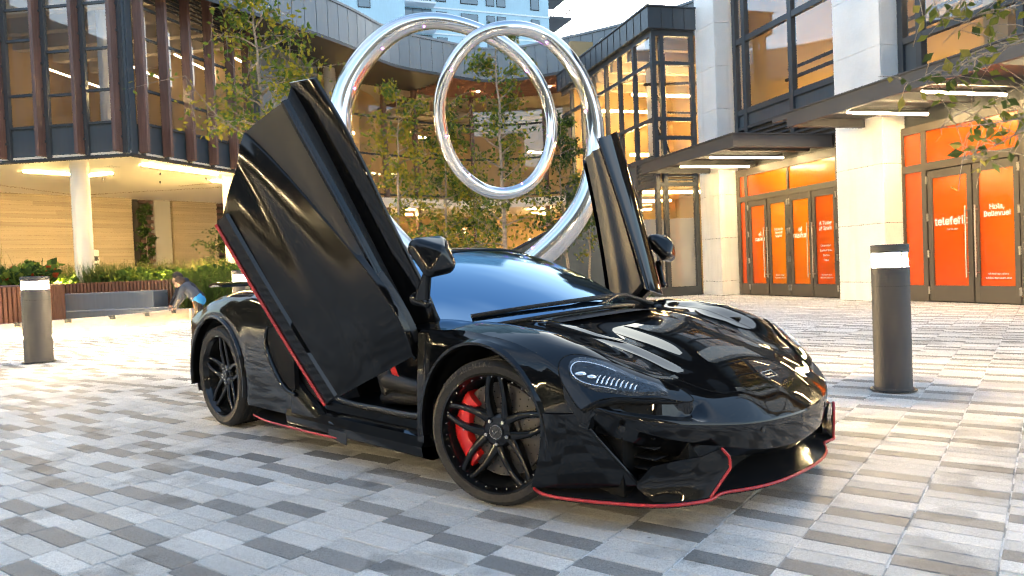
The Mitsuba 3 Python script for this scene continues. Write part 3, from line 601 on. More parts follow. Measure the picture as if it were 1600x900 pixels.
# ================================================================== RING, TREES, BASIN, BOLLARDS, PEOPLE
RG = thing('ring_sculpture', 'polished chrome tube sculpture of a large ring with a smaller loop inside', 'sculpture')
RP = [(-.91, 12.55, .80), (-.30, 12.5, .84), (.48, 12.45, 1.28), (.98, 12.4, 1.74), (1.28, 12.4, 2.20), (1.44, 12.45, 2.80), (1.48, 12.5, 3.35), (1.43, 12.5, 3.74), (1.27, 12.5, 4.18), (.99, 12.45, 4.60), (.59, 12.35, 4.92), (.20, 12.2, 5.00), (-.20, 12.1, 4.97), (-.53, 12.1, 4.84),
      (-.85, 12.15, 4.53), (-1.08, 12.25, 4.12), (-1.16, 12.4, 3.69), (-1.12, 12.55, 3.35), (-.98, 12.7, 2.97), (-.71, 12.85, 2.65), (-.36, 13.0, 2.47), (0, 13.1, 2.47), (.34, 13.2, 2.64), (.58, 13.3, 2.98), (.715, 13.35, 3.40), (.72, 13.4, 3.84), (.615, 13.4, 4.27), (.40, 13.4, 4.66), (.105, 13.35, 4.98), (-.24, 13.3, 5.21),
      (-.63, 13.2, 5.35), (-1.04, 13.1, 5.42), (-1.40, 13.05, 5.40), (-1.86, 13.0, 5.23), (-2.26, 12.95, 4.90), (-2.56, 12.9, 4.50), (-2.76, 12.85, 4.03), (-2.80, 12.8, 3.57), (-2.74, 12.75, 3.16), (-2.54, 12.7, 2.64), (-2.30, 12.65, 2.18), (-1.95, 12.6, 1.71), (-1.59, 12.6, 1.31)]
RRad = [.20, .21, .22, .21, .19, .165, .15, .145, .14, .135, .13, .125, .12, .115, .112, .11, .11, .112, .115, .115, .115, .115, .115, .115, .118, .12, .12, .122, .125, .13, .135, .14, .148, .158, .168, .178, .184, .186, .184, .18, .178, .18, .19]
rp = np.array(RP); _w = np.interp(np.arange(len(rp)), [7, 12, 27, 32], [0, 1, 1, 0]); rp[:, 0] += .085 * _w; rp[:, 2] -= .055 * _w
dd = np.r_[0, np.cumsum(np.linalg.norm(np.diff(np.vstack([rp, rp[:1]]), axis=0), axis=1))]
ringc = CubicSpline(dd, np.vstack([rp, rp[:1]]), bc_type='periodic'); ringr = CubicSpline(dd, np.r_[RRad, RRad[0]], bc_type='periodic')
RRad = [r * (.93 if 10 <= i <= 27 else 1.1 if 33 <= i <= 41 else 1.0) for i, r in enumerate(RRad)]
ringr = CubicSpline(dd, np.r_[RRad, RRad[0]], bc_type='periodic')
ss = np.linspace(0, dd[-1], 420, endpoint=False)
rc_ = ringc(ss)
for _ in range(6): rc_ = (np.roll(rc_, 1, 0) + 2 * rc_ + np.roll(rc_, -1, 0)) / 4
put(f'{RG}__tube', tube(rc_, ringr(ss), 40, closed=True), 'chrome', True)
put(f'{RG}__plinth', cbox(-1.7, .4, 11.9, 13.2, .1, .62, .02), 'concrete')
lc_ = np.array([-.75, 12.8, 3.2]); lc2 = np.array([-.2, 12.8, 3.75])
for i, q in enumerate((30, 64, 84, 112, 150, 172, 188, 210, 232, 258, 300, 318, 336)):
    p = rc_[q]; c = lc2 if 95 < q < 255 else lc_
    n = c - p; n[1] = -1.6; t = rc_[(q + 1) % 420] - p; t /= np.linalg.norm(t); n -= t * (n @ t); n /= np.linalg.norm(n)
    lightmesh(xf(trimesh.creation.icosphere(subdivisions=1, radius=.017), tr(*(p + n * float(ringr(ss[q]))))), nxt(f'{RG}__led'), (1.6, .14, 2.3))

# ---------------------------------------------------------------- trees
def leafmat(key, c, tr_=1.0): mat(key, {'type': 'principledthin', 'base_color': rgb(*c), 'roughness': .5, 'diff_trans': tr_, 'spec_trans': 0.0})
leafmat('leaf_green', (.09, .15, .035)); leafmat('leaf_yellow', (.34, .29, .04)); leafmat('leaf_mid', (.16, .21, .04)); leafmat('leaf_dark', (.035, .065, .022)); leafmat('leaf_red', (.28, .05, .02)); leafmat('grass_blade', (.10, .13, .04)); leafmat('grass_pale', (.20, .19, .08))
def bark_t(p, n, uv):
    g = fbm(p.x * 9, p.y * 9, p.z * 30, 3); return mi.Color3f(.30, .25, .20) * (.45 + .9 * g)
mat('bark', pri(proc(bark_t), .8))
def leaves(P, size, rng, up=.25, shape=.55):
    """one folded, pointed leaf (4 triangles) per point"""
    n = len(P); d = rng.normal(size=(n, 3)); d[:, 2] -= up; d /= np.linalg.norm(d, axis=1, keepdims=True)
    s = np.cross(d, rng.normal(size=(n, 3))); s /= np.linalg.norm(s, axis=1, keepdims=True); w = np.cross(d, s)
    L = size * rng.uniform(.7, 1.25, n)[:, None]; W = L * shape * .5
    V = np.stack([P, P + d * L * .45 + s * W + w * L * .08, P + d * L, P + d * L * .45 - s * W + w * L * .08, P + d * L * .45 - w * L * .03], 1)
    F = np.array([[0, 1, 4], [1, 2, 4], [2, 3, 4], [3, 0, 4]])
    return trimesh.Trimesh(V.reshape(-1, 3), (F[None] + np.arange(n)[:, None, None] * 5).reshape(-1, 3), process=False)
def tree(name, label, base, h, crown0, rad, nleaf, size, mats, seed, lean=(0, 0), rtrunk=.05, group=None, sparse=1., nb=26):
    r = np.random.default_rng(seed)
    t = thing(name, label, 'tree', group); b = np.array(base, float)
    zz = np.linspace(0, h, 16); wob = np.cumsum(r.normal(0, .02, (16, 2)), 0)
    TR = np.c_[b[0] + lean[0] * (zz / h) + wob[:, 0], b[1] + lean[1] * (zz / h) + wob[:, 1], b[2] + zz]
    put(f'{t}__trunk', tube(TR, rtrunk * (1 - .85 * zz / h), 8), 'bark', True)
    br, pts = [], []
    for i in range(nb):
        u = crown0 / h + (1 - crown0 / h) * (i + r.uniform(0, .8)) / nb
        p0 = np.array([np.interp(u * h, zz, TR[:, k]) for k in range(3)]); a = r.uniform(0, 2 * np.pi)
        L = rad * (1.05 - .55 * (u - crown0 / h) / (1 - crown0 / h)) * r.uniform(.55, 1.1)
        d = np.array([math.cos(a), math.sin(a), r.uniform(.2, .9)]); d /= np.linalg.norm(d)
        q = [p0]
        for k in range(6):
            d = d + r.normal(0, .16, 3) + [0, 0, -.03]; d /= np.linalg.norm(d); q.append(q[-1] + d * L / 6)
        q = np.array(q); br.append(tube(q, np.linspace(rtrunk * .32, .003, 7), 5))
        for k in range(2, 7):
            for _ in range(2):
                e = q[k] + r.normal(0, 1, 3) * L * .20; br.append(tube([q[k], (q[k] + e) / 2 + r.normal(0, .01, 3), e], [.005, .004, .002], 4)); pts.append((q[k], e))
    put(f'{t}__branches', cat(br), 'bark', True)
    pts = np.array(pts); idx = r.integers(0, len(pts), nleaf); f = r.uniform(.1, 1.15, nleaf)[:, None]
    P = pts[idx, 0] * (1 - f) + pts[idx, 1] * f + r.normal(0, .045 * rad * sparse, (nleaf, 3))
    pick = (r.uniform(size=nleaf) + .5 * meshkit.noise(P * 1.6, seed)) ; qs = np.quantile(pick, np.cumsum([m[1] for m in mats]))
    last = -9
    for (mk_, w), hi in zip(mats, qs):
        sel = (pick > last) & (pick <= hi); last = hi
        if sel.any():
            k = put(f'{t}__crown', leaves(P[sel], size, r), mk_); labels[k] = {'kind': 'stuff'}
    return t
G = 'slender young trees behind the ring'
YM = [('leaf_dark', .12), ('leaf_green', .33), ('leaf_mid', .28), ('leaf_yellow', .27)]; YL = [('leaf_green', .2), ('leaf_mid', .25), ('leaf_yellow', .55)]
tree('birch_tree', 'tallest young tree, its top rising inside the small loop of the ring', (-.15, 15.8, .2), 5.9, 1.3, 1.15, 2700, .10, YM, 1, (.05, 0), .06, nb=34)
tree('birch_tree', 'young tree left inside the big ring with yellowish low foliage', (-2.35, 15.4, .2), 4.6, .9, 1.1, 2300, .10, YL, 2, (.1, 0), .04)
tree('birch_tree', 'young leafy tree seen between the big ring and the small loop', (-1.35, 16.6, .2), 4.4, .8, 1.15, 2500, .10, YM, 3, (0, 0), .04)
tree('birch_tree', 'dark leaved young tree at the right inside the big ring', (1.35, 17.4, .2), 4.4, 1.0, 1.0, 2000, .10, [('leaf_dark', .5), ('leaf_green', .4), ('leaf_mid', .1)], 4, (0, 0), .04)
tree('birch_tree', 'low yellow young tree just above the car roof', (-.75, 17.4, .2), 3.0, .7, 1.3, 2400, .09, YL, 5, (0, 0), .035)
tree('birch_tree', 'yellow leaved tree rising behind the raised near door', (-4.3, 13.4, .17), 6.8, 3.3, 1.5, 2300, .115, [('leaf_green', .25), ('leaf_mid', .3), ('leaf_yellow', .45)], 6, (-.1, 0), .06, sparse=1.2, nb=30)
tree('birch_tree', 'thin young tree standing before the pale low wall', (2.05, 18.6, .2), 3.2, 1.2, .7, 900, .09, YL, 8, (0, 0), .035, nb=14)
# branch of a near tree hanging in at the upper right
rb_ = np.random.default_rng(21)
nt = thing('street_tree', 'branch with large olive leaves hanging in at the upper right corner', 'tree')
put(f'{nt}__trunk', tube([(6.3, 5.6, .05), (6.25, 5.55, 2.0), (6.1, 5.5, 4.2), (5.9, 5.4, 6.0)], [.10, .09, .07, .03], 10), 'bark', True)
tips, brn = [], []
for pts, r0 in (([(6.1, 5.5, 3.9), (5.0, 5.4, 3.3), (4.1, 5.3, 2.75), (3.4, 5.25, 2.45), (2.78, 5.2, 2.25)], .022), ([(6.1, 5.5, 4.1), (5.0, 5.4, 3.5), (4.1, 5.3, 3.0), (3.5, 5.3, 2.75), (2.95, 5.3, 2.72)], .02),
                ([(6.05, 5.5, 3.7), (5.0, 5.5, 2.8), (4.1, 5.4, 2.15), (3.5, 5.35, 1.98), (3.05, 5.3, 1.95)], .02), ([(6.0, 5.5, 4.5), (4.8, 5.4, 3.8), (3.9, 5.3, 3.2), (3.2, 5.3, 2.85)], .02), ([(5.0, 5.4, 3.3), (4.1, 5.4, 2.4), (3.6, 5.3, 1.9), (3.2, 5.3, 1.72)], .01)):
    c = spline(pts, 30); brn.append(tube(c, np.linspace(r0, .003, 30), 6))
    for k in range(15, 30):
        for _ in range(4):
            e = c[k] + rb_.normal(0, 1, 3) * [.17, .2, .15]; brn.append(tube([c[k], (c[k] + e) / 2 + [0, 0, .02], e], [.004, .003, .002], 4)); tips.append(e); tips.append((c[k] + e) / 2)
put(f'{nt}__branches', cat(brn), 'bark', True)
tips = np.array(tips)
leafmat('leaf_olive', (.13, .15, .035)); leafmat('leaf_olive_pale', (.24, .22, .06)); leafmat('leaf_olive_dark', (.06, .085, .03))
tips = tips[tips[:, 0] < 3.95]; keep = rb_.permutation(len(tips))[:230]
for k in keep:
    m = leaves(tips[k][None], .102, rb_, .5, .62)
    put(f'{nt}__leaf', m, ('leaf_olive', 'leaf_olive', 'leaf_olive_pale', 'leaf_olive_dark')[int(rb_.integers(4))])

# ---------------------------------------------------------------- water basin, planter
bs = thing('water_basin', 'low curved stone basin wall with a warm light strip along its foot', 'basin')
def plaster_t(p, n, uv):
    g = fbm(p.x * 7, p.y * 7, p.z * 14, 4); return mi.Color3f(.50, .42, .36) * (.7 + .55 * g)
mat('basin_stone', pri(proc(plaster_t), .55))
bc = spline([(-11.6, 12.6), (-9.9, 13.2), (-8.89, 13.78), (-7.87, 14.15), (-7.15, 14.75), (-6.78, 15.75)], 60)
bn = np.gradient(bc, axis=0); bn = np.c_[-bn[:, 1], bn[:, 0]]; bn /= np.linalg.norm(bn, axis=1, keepdims=True)     # towards the water
zt = np.interp(np.arange(60), [0, 25, 59], [.42, .46, .54])
A3_ = lambda o, z: np.c_[bc + bn * o, np.broadcast_to(z, 60)]
put(f'{bs}__wall', grid(np.stack([A3_(.05, .1), A3_(.05, .205), A3_(0, .215), A3_(0, zt - .006), A3_(.012, zt), A3_(.30, zt), A3_(.31, .1)], 1)[:, ::-1]), 'basin_stone', 30)
for k in (8, 18, 27, 35, 42, 48, 54): put(f'{bs}__clip', cbox(bc[k][0] - .05, bc[k][0] + .07, bc[k][1] - .012, bc[k][1] + .03, zt[k] - .06, zt[k] + .012, .004), 'dark_metal')
put(f'{bs}__end', cbox(-7.0, -6.74, 15.75, 15.95, .1, .535, .01), 'basin_stone')
lightmesh(tube(A3_(.035, .19)[2:], .012, 6), f'{bs}__light_strip', (240, 160, 60))
def water_b(p, n, uv): return .02 * fbm(p.x * 5, p.y * 5, 0., 3)
bumped('water_mat', two({'type': 'plastic', 'int_ior': 1.33, 'diffuse_reflectance': rgb(.012, .018, .02)}), water_b, 4e-3)
struct('water', extrude(Polygon(list(map(tuple, bc + bn * .2)) + [(-7.2, 17.6), (-10, 19.5), (-14, 19), (-14, 13)]).buffer(0), .02, tr(0, 0, .37)), 'water_mat', label='dark water in the basin')
pl = thing('planter', 'rust red slatted planter bulging out over the basin water', 'planter')
pc = spline([(-11.4, 11.6), (-10.2, 13.0), (-9.55, 13.95), (-9.28, 14.7), (-9.36, 15.5), (-9.8, 16.4), (-10.6, 17.2)], 400)
put(f'{pl}__core', extrude(Polygon([tuple(p) for p in pc[::8]] + [(-16, 18), (-16, 11)]).buffer(-.05), .82, tr(0, 0, .2)), 'louver')
dl = np.r_[0, np.cumsum(np.linalg.norm(np.diff(pc, axis=0), axis=1))]
for s in np.arange(.3, dl[-1] - .1, .088):
    p = np.array([np.interp(s, dl, pc[:, k]) for k in (0, 1)]); q = np.array([np.interp(s + .01, dl, pc[:, k]) for k in (0, 1)]); d = (q - p) / np.linalg.norm(q - p)
    put(f'{pl}__slat', cbox(-.031, .031, -.028, .02, .36, 1.13, .004, frame((*p, 0), (*d, 0), (-d[1], d[0], 0), (0, 0, 1))), 'slat_wood')
put(f'{pl}__rim', tube(np.c_[pc[::8] + [-.02, 0], np.full(50, 1.14)], .03, 6), 'fin_wood')
p2 = thing('planter', 'far slatted planter wall behind the grey ledge', 'planter')
put(f'{p2}__wall', box(-12.5, -6.3, 18.0, 18.2, .2, 1.15), 'louver')
k = put(f'{p2}__slats', cat([cbox(x, x + .05, 17.94, 18.0, .3, 1.17, .004) for x in np.arange(-12.5, -6.3, .085)]), 'slat_wood'); labels[k] = {'kind': 'stuff'}
ld = thing('ledge', 'blue grey concrete ledge in front of the far planter', 'wall')
put(f'{ld}__upper', cbox(-11.6, -8.2, 17.2, 17.92, .2, .93, .01), 'grey_panel'); put(f'{ld}__lower', cbox(-10.2, -7.5, 16.5, 17.18, .2, .55, .01), 'grey_panel')
# planting
rq = np.random.default_rng(5)
def mound(poly, n, z0, hz, size, mats, up, name, lab):
    poly = Polygon(poly); x0, y0, x1, y1 = poly.bounds; P = []
    while len(P) < n:
        x, y = rq.uniform(x0, x1), rq.uniform(y0, y1)
        if poly.contains(Point(x, y)): P.append((x, y))
    P = np.array(P); hh = hz * (.45 + .9 * meshkit.noise(np.c_[P * 1.5, np.zeros(n)], 4)); z = z0 + hh * rq.uniform(.25, 1, n) ** .5
    P = np.c_[P, z]; m = rq.choice(len(mats), n, p=[w for _, w in mats])
    K = nxt(name); labels[K] = {'kind': 'stuff', 'label': lab, 'category': 'plants'}
    for i, (mk_, _) in enumerate(mats): scene[f'{K}__{i + 1:03d}'] = mikit.ply(leaves(P[m == i], size, rq, up, .8), mk_)
mound([(-9.6, 14.1), (-9.4, 14.8), (-9.5, 15.6), (-10.1, 16.8), (-13, 17.5), (-14, 14), (-11.5, 12)], 4200, .95, .55, .17, [('leaf_green', .45), ('leaf_dark', .33), ('leaf_mid', .18), ('leaf_red', .04)], -.2, 'broadleaf_planting', 'green broad leaved ground cover filling the near planter')
mound([(-12.8, 18.2), (-6.3, 18.2), (-6.0, 21), (-13.5, 21)], 6500, 1.0, .36, .15, [('leaf_green', .45), ('leaf_dark', .3), ('leaf_mid', .25)], -.2, 'broadleaf_planting', 'low dark green ground cover behind the far planter wall')
def blades(P, h, w, mats, name, lab):
    n = len(P); a = rq.uniform(0, 2 * np.pi, n); ln = rq.uniform(.1, .5, n) * h; hh = h * rq.uniform(.6, 1.1, n)
    d = np.c_[np.cos(a), np.sin(a)]; s = np.c_[-d[:, 1], d[:, 0]] * w
    V = np.stack([np.c_[P[:, :2] - s, P[:, 2]], np.c_[P[:, :2] + s, P[:, 2]], np.c_[P[:, :2] + d * (ln * .35)[:, None] - s * .8, P[:, 2] + hh * .6], np.c_[P[:, :2] + d * (ln * .35)[:, None] + s * .8, P[:, 2] + hh * .6], np.c_[P[:, :2] + d * ln[:, None], P[:, 2] + hh]], 1)
    F = np.array([[0, 1, 3], [0, 3, 2], [2, 3, 4]]); m = rq.integers(0, len(mats), n)
    K = nxt(name); labels[K] = {'kind': 'stuff', 'label': lab, 'category': 'plants'}
    for i, mk_ in enumerate(mats):
        v = V[m == i]; scene[f'{K}__{i + 1:03d}'] = mikit.ply(trimesh.Trimesh(v.reshape(-1, 3), (F[None] + np.arange(len(v))[:, None, None] * 5).reshape(-1, 3), process=False), mk_)
def scatter(x0, x1, y0, y1, z, n): return np.c_[rq.uniform(x0, x1, n), rq.uniform(y0, y1, n), np.full(n, z)]
blades(scatter(-14.5, -6.6, 20.6, 23.6, .9, 3400), .85, .012, ['grass_blade', 'grass_pale'], 'ornamental_grass', 'tall pale grass in front of the tan board wall')
blades(scatter(-7.5, -5.4, 16.9, 17.9, .15, 2400), 1.25, .011, ['grass_blade', 'leaf_green'], 'ornamental_grass', 'tall green reeds behind the two children')
blades(scatter(-13.5, -11, 14.5, 17, .9, 700), 1.1, .012, ['grass_blade', 'grass_pale'], 'ornamental_grass', 'grass tuft rising out of the near planter')
blades(scatter(-10.6, -9.7, 18.25, 18.5, 1.0, 260), .7, .012, ['grass_blade'], 'ornamental_grass', 'grass tuft at the foot of the round column')
tree('vine', 'dark climbing vine beside the tan board wall', (-12.9, 26.6, .3), 3.6, .2, .45, 1500, .13, [('leaf_dark', .8), ('leaf_green', .2)], 31, (0, 0), .03, nb=24)
tree('shrub', 'dark airy shrub in front of the louvred wall', (-9.6, 24.6, .6), 2.1, .3, 1.1, 1200, .10, [('leaf_dark', .6), ('leaf_green', .4)], 32, (0, 0), .03, nb=20)
tree('shrub', 'low shrub beside the pale wall right of the ring', (2.9, 18.4, .15), 1.3, .2, .6, 900, .10, [('leaf_dark', .5), ('leaf_green', .5)], 33, (0, 0), .02, nb=16)
# planter uplights for the soffit and column
for x, y in ((-10.95, 18.25), (-8.6, 18.9), (-8.5, 21.0)):
    lightmesh(xf(lathe([(.07, 0), (.07, .02), (0, .02)], 12), tr(x, y, 1.02)), nxt(f'{LB}__uplight'), (330, 220, 80))

# ---------------------------------------------------------------- bollards
def bollard(x, y, r, h, label):
    b = thing('bollard_light', label, 'bollard', 'round bollard lights'); z = float(ground_z(x, y)) + .0045
    M = tr(x, y, z)
    put(f'{b}__post', xf(lathe([(0, .001), (r + .004, .001), (r + .004, .02), (r, .024), (r, h - .165), (r - .006, h - .16), (0, h - .16)], 48), M), 'bollard_paint', 40)
    put(f'{b}__cap', xf(lathe([(0, h - .06), (r - .004, h - .06), (r, h - .055), (r, h - .005), (r - .008, h), (0, h)], 48), M), 'bollard_paint', 40)
    lightmesh(xf(lathe([(r - .010, h - .16), (r - .010, h - .06)], 40), M), f'{b}__lens', BLAMP)
    for c, s_ in ((.2, -.98), (-.94, .32), (.74, .66)):
        put(f'{b}__strut', xf(box(-.005 + c * (r - .008), .005 + c * (r - .008), -.005 + s_ * (r - .008), .005 + s_ * (r - .008), h - .162, h - .055), M), 'dark_metal')
    for zz in (h - .128, h - .094): put(f'{b}__louver', xf(lathe([(r - .009, zz), (r - .002, zz + .002), (r - .002, zz + .005), (r - .009, zz + .003)], 40), M), 'dark_metal')
    put(f'{b}__seam', xf(lathe([(r + .0006, h - .30), (r + .0012, h - .298), (r + .0006, h - .296)], 40), M), 'pipe_dark')
    put(f'{b}__base_plate', xf(lathe([(0, .008), (r + .03, .008), (r + .03, .0005)], 40), M), 'dark_metal')
mat('lens_glass', {'type': 'thindielectric', 'int_ior': 1.2})
BLAMP = (100, 73, 38)
bollard(2.73, 5.42, .126, 1.05, 'dark grey bollard light in front of the white column at right')
bollard(-5.98, 9.44, .160, 1.075, 'dark grey bollard light before the basin at far left')
bollard(-3.62, 10.1, .13, 1.05, 'bollard light half hidden behind the raised near door')
# ---------------------------------------------------------------- two children at the basin
mk('skin', (.52, .33, .24), .5); mk('hair_dark', (.02, .014, .011), .6); mk('hair_brown', (.05, .028, .018), .6); mk('hoodie_blue', (.05, .065, .10), .8); mk('hoodie_navy', (.015, .02, .035), .8); mk('shirt_blue', (.03, .24, .55), .7); mk('shorts_black', (.012, .012, .014), .8); mk('shorts_orange', (.45, .13, .05), .7); mk('shoe', (.4, .33, .1), .6)
def chain(bones, res=.018):
    M = None
    for a, b, ra, rb in bones:
        h = m3.Manifold.batch_hull([m3.Manifold.sphere(ra, 18).translate(tuple(map(float, a))), m3.Manifold.sphere(rb, 18).translate(tuple(map(float, b)))])
        M = h if M is None else M + h
    M = M.refine_to_length(res); t = M.to_mesh(); m = trimesh.Trimesh(t.vert_properties[:, :3], t.tri_verts, process=True)
    trimesh.smoothing.filter_taubin(m, iterations=8); return m
def child(label, o, s, hair, top, hem, shorts, dx=0):
    """bending over the basin to the left; o = feet, s = scale"""
    k = thing('person', label, 'person')
    P = lambda x, y, z: np.array(o) + np.array([x, y, z]) * s
    hip_l, hip_r = P(.02, -.07, .53), P(.02, .07, .53); sh_l, sh_r = P(-.25, -.12, .83), P(-.25, .12, .83); nk, hd = P(-.28, 0, .87), P(-.36, 0, .92)
    kn = [P(.04, -.08, .30), P(-.02, .08, .30)]; an = [P(.06, -.08, .06), P(.0, .08, .06)]; el = [P(-.33, -.15, .62), P(-.36, .15, .62)]; wr = [P(-.46, -.10, .44), P(-.50, .10, .44)]
    r = lambda v: v * s
    body = chain([(hip_l, hip_r, r(.085), r(.085)), (P(.02, 0, .55), P(-.12, 0, .72), r(.10), r(.11)), (P(-.12, 0, .72), P(-.24, 0, .83), r(.11), r(.09)), (sh_l, sh_r, r(.05), r(.05)), (nk, hd, r(.04), r(.045)),
                  (P(-.375, 0, .915), P(-.355, 0, .965), r(.078), r(.085)), (P(-.42, 0, .88), P(-.40, 0, .90), r(.05), r(.06)), (P(-.452, 0, .905), P(-.43, 0, .91), r(.014), r(.02))] +
                 [(hip_l, kn[0], r(.075), r(.05)), (kn[0], an[0], r(.05), r(.033)), (hip_r, kn[1], r(.075), r(.05)), (kn[1], an[1], r(.05), r(.033))] +
                 [b for i, sh in enumerate((sh_l, sh_r)) for b in ((sh, el[i], r(.045), r(.036)), (el[i], wr[i], r(.034), r(.024)), (wr[i], wr[i] + r(1) * np.array([-.03, 0, -.045]), r(.025), r(.02)))])
    put(f'{k}__body', body, 'skin', True)
    for i in (0, 1):
        w = wr[i] + r(1) * np.array([-.03, 0, -.045])
        put(f'{k}__fingers', cat([tube([w + r(1) * np.array([-.004, (j - 1.5) * .012, -.01]), w + r(1) * np.array([-.026, (j - 1.5) * .015, -.04]), w + r(1) * np.array([-.028 + .01 * (j == 0), (j - 1.5) * .015, -.062 + .006 * abs(j - 1.5)])], r(.0075), 6) for j in range(4)] + [tube([w, w + r(1) * np.array([.012, -.03 if i == 0 else .03, -.03])], r(.008), 6)]), 'skin', True)
    put(f'{k}__hair', chain([(P(-.345, 0, .965), P(-.365, 0, .985), r(.093), r(.088)), (P(-.31, 0, .93), P(-.33, 0, .96), r(.07), r(.085))]), hair, True)
    put(f'{k}__hoodie', chain([(P(.0, 0, .57), P(-.12, 0, .72), r(.115), r(.128)), (P(-.12, 0, .72), P(-.24, 0, .83), r(.128), r(.10)), (sh_l, sh_r, r(.066), r(.066)), (P(-.24, 0, .87), P(-.2, 0, .88), r(.075), r(.07))] +
                                  [b for i, sh in enumerate((sh_l, sh_r)) for b in ((sh, el[i], r(.058), r(.05)), (el[i], wr[i], r(.048), r(.036)))]), top, True)
    put(f'{k}__shirt_hem', chain([(P(.03, -.05, .545), P(.03, .05, .545), r(.115), r(.115)), (P(.0, 0, .60), P(.03, 0, .53), r(.11), r(.112))]), hem, True)
    put(f'{k}__shorts', chain([(hip_l, hip_r, r(.095), r(.095))] + [(h, (h * .25 + n_ * .75), r(.092), r(.075)) for h, n_ in ((hip_l, kn[0]), (hip_r, kn[1]))]), shorts, True)
    for a in an: put(f'{k}__shoe', chain([(a + r(1) * np.array([.02, 0, -.03]), a + r(1) * np.array([-.10, 0, -.04]), r(.036), r(.028))]), 'shoe', True)
child('child in blue grey hoodie over a bright blue shirt bending to the water', (-6.42, 15.35, ZF), .98, 'hair_brown', 'hoodie_blue', 'shirt_blue', 'shorts_black')
child('child in dark navy hoodie bending over the basin, half hidden by the other', (-6.78, 16.15, ZF), 1.08, 'hair_dark', 'hoodie_navy', 'hoodie_navy', 'shorts_orange')
# ================================================================== SPORTS CAR
mat('car_paint', two({'type': 'plastic', 'int_ior': 1.47, 'diffuse_reflectance': rgb(.0035, .0036, .0042)}))
mat('car_black', pri((.012, .012, .013), .38, spec=.45))
mat('car_lens', {'type': 'thindielectric', 'int_ior': 1.5})
mat('door_tint', pri((.03, .03, .031), .38, spec=.3))
mat('car_matte', pri((.016, .016, .017), .62, spec=.35))
mat('door_inner', pri((.022, .024, .028), .6, spec=.25)); mat('door_paint', two({'type': 'roughplastic', 'int_ior': 1.47, 'alpha': .010, 'distribution': 'ggx', 'diffuse_reflectance': rgb(.0035, .0036, .0042)})); mat('car_sill', pri((.006, .006, .006), .5, spec=.3))
mat('car_trim_grey', pri((.035, .036, .038), .45, spec=.4))
mat('car_glass', two({'type': 'roughconductor', 'material': 'Ag', 'alpha': .012, 'specular_reflectance': rgb(.26, .40, .56)}))
mat('car_carbon', pri((.010, .010, .011), .18, spec=.5, coat=1., coat_g=.99))
mat('car_red', pri((.42, .018, .02), .3, spec=.5, coat=.6))
mat('caliper_red', pri((.60, .012, .010), .25, spec=.5, coat=.8))
mat('belt_red', pri((.55, .012, .012), .6))
def tyre_t(p, n, uv):
    g = fbm(p.x * 90, p.y * 90, p.z * 90, 2); return mi.Color3f(.022, .021, .020) * (.7 + .6 * g)
mat('tyre', pri(proc(tyre_t), .6, spec=.35)); mat('tyre_letter', pri((.045, .043, .04), .5))
mat('rim_black', two({'type': 'plastic', 'int_ior': 1.5, 'diffuse_reflectance': rgb(.004, .004, .0045)})); mat('rim_inner', pri((.006, .006, .006), .5, spec=.3)); mat('bolt', two({'type': 'roughconductor', 'material': 'Al', 'alpha': .2, 'specular_reflectance': rgb(.45, .45, .45)}))
mat('disc', pri((.09, .085, .08), .42, metal=.6)); mat('hole', pri((.005, .005, .005), .8, spec=.2))
mat('led_silver', two({'type': 'roughconductor', 'material': 'Al', 'alpha': .08}))
CT, CX, CY = -.7859849, .5293677, 3.8786014
CM = TG @ tr(CX, CY, 0) @ rz(CT)
CAR = thing('sports_car', 'glossy black sports car with both dihedral doors raised and red edge trim', 'car')
def cput(name, mesh, bsdf, smooth=False, M=None, lab=None, parent=None):
    m = xf(mesh, CM if M is None else CM @ M)
    k = put(f'{parent or CAR}__{name}', m, bsdf, smooth)
    if lab: labels[k] = {'label': lab}
    return k
MIR = np.diag([1., -1, 1, 1])
def mirror(m):
    q = m.copy(); q.apply_transform(MIR)      # apply_transform keeps the winding right for reflections
    return q
# ---- front body: height field over the plan, skirt below it
NA = np.array([0, .2, .35, .48, .655, .78, .85, .90]); NX = np.array([.975, .96, .93, .88, .79, .70, .63, .56])
NZ = np.array([.375, .38, .388, .40, .425, .452, .475, .50])
nose_x, nose_z = PchipInterpolator(NA, NX), PchipInterpolator(NA, NZ)
ctl = [(x, a, z) for a, x, z in zip(NA, NX, NZ)]
ctl += [(.90, 0, .452), (.80, 0, .52), (.65, 0, .592), (.45, 0, .664), (.2, 0, .727), (0, 0, .768), (-.25, 0, .80), (-.6, 0, .82), (-.9, 0, .83)]
ctl += [(.85, .25, .478), (.7, .25, .560), (.4, .25, .664), (.1, .25, .742)]
ctl += [(-.6, .78, .77), (-.45, .78, .778), (-.2, .78, .786), (0, .78, .778), (.2, .77, .752), (.4, .76, .692), (.52, .77, .618), (.60, .80, .535)]
ctl += [(-.3, .5, .752), (0, .5, .738), (.2, .5, .706), (.4, .5, .652), (.6, .5, .582), (.75, .5, .510), (.70, .65, .525), (.55, .64, .612), (.3, .62, .700), (0, .64, .748), (-.35, .64, .758)]
ctl += [(-.6, .9, .742), (-.3, .9, .755), (0, .9, .742), (.2, .9, .708), (.4, .9, .625), (.5, .9, .56)]
ctl = np.array(ctl); full = np.vstack([ctl, ctl[ctl[:, 1] > 0] * [1, -1, 1]])
_top = RBFInterpolator(full[:, :2], full[:, 2], kernel='thin_plate_spline', smoothing=2e-5)
def top(x, a):
    x, a = np.broadcast_arrays(np.asarray(x, float), np.asarray(a, float))
    return _top(np.c_[x.ravel(), a.ravel()]).reshape(x.shape)
aa = np.r_[np.linspace(0, .6, 19), np.linspace(.63, .90, 13)]; tt = np.r_[np.linspace(0, .085, 18)[:-1], np.linspace(.085, 1, 76)]
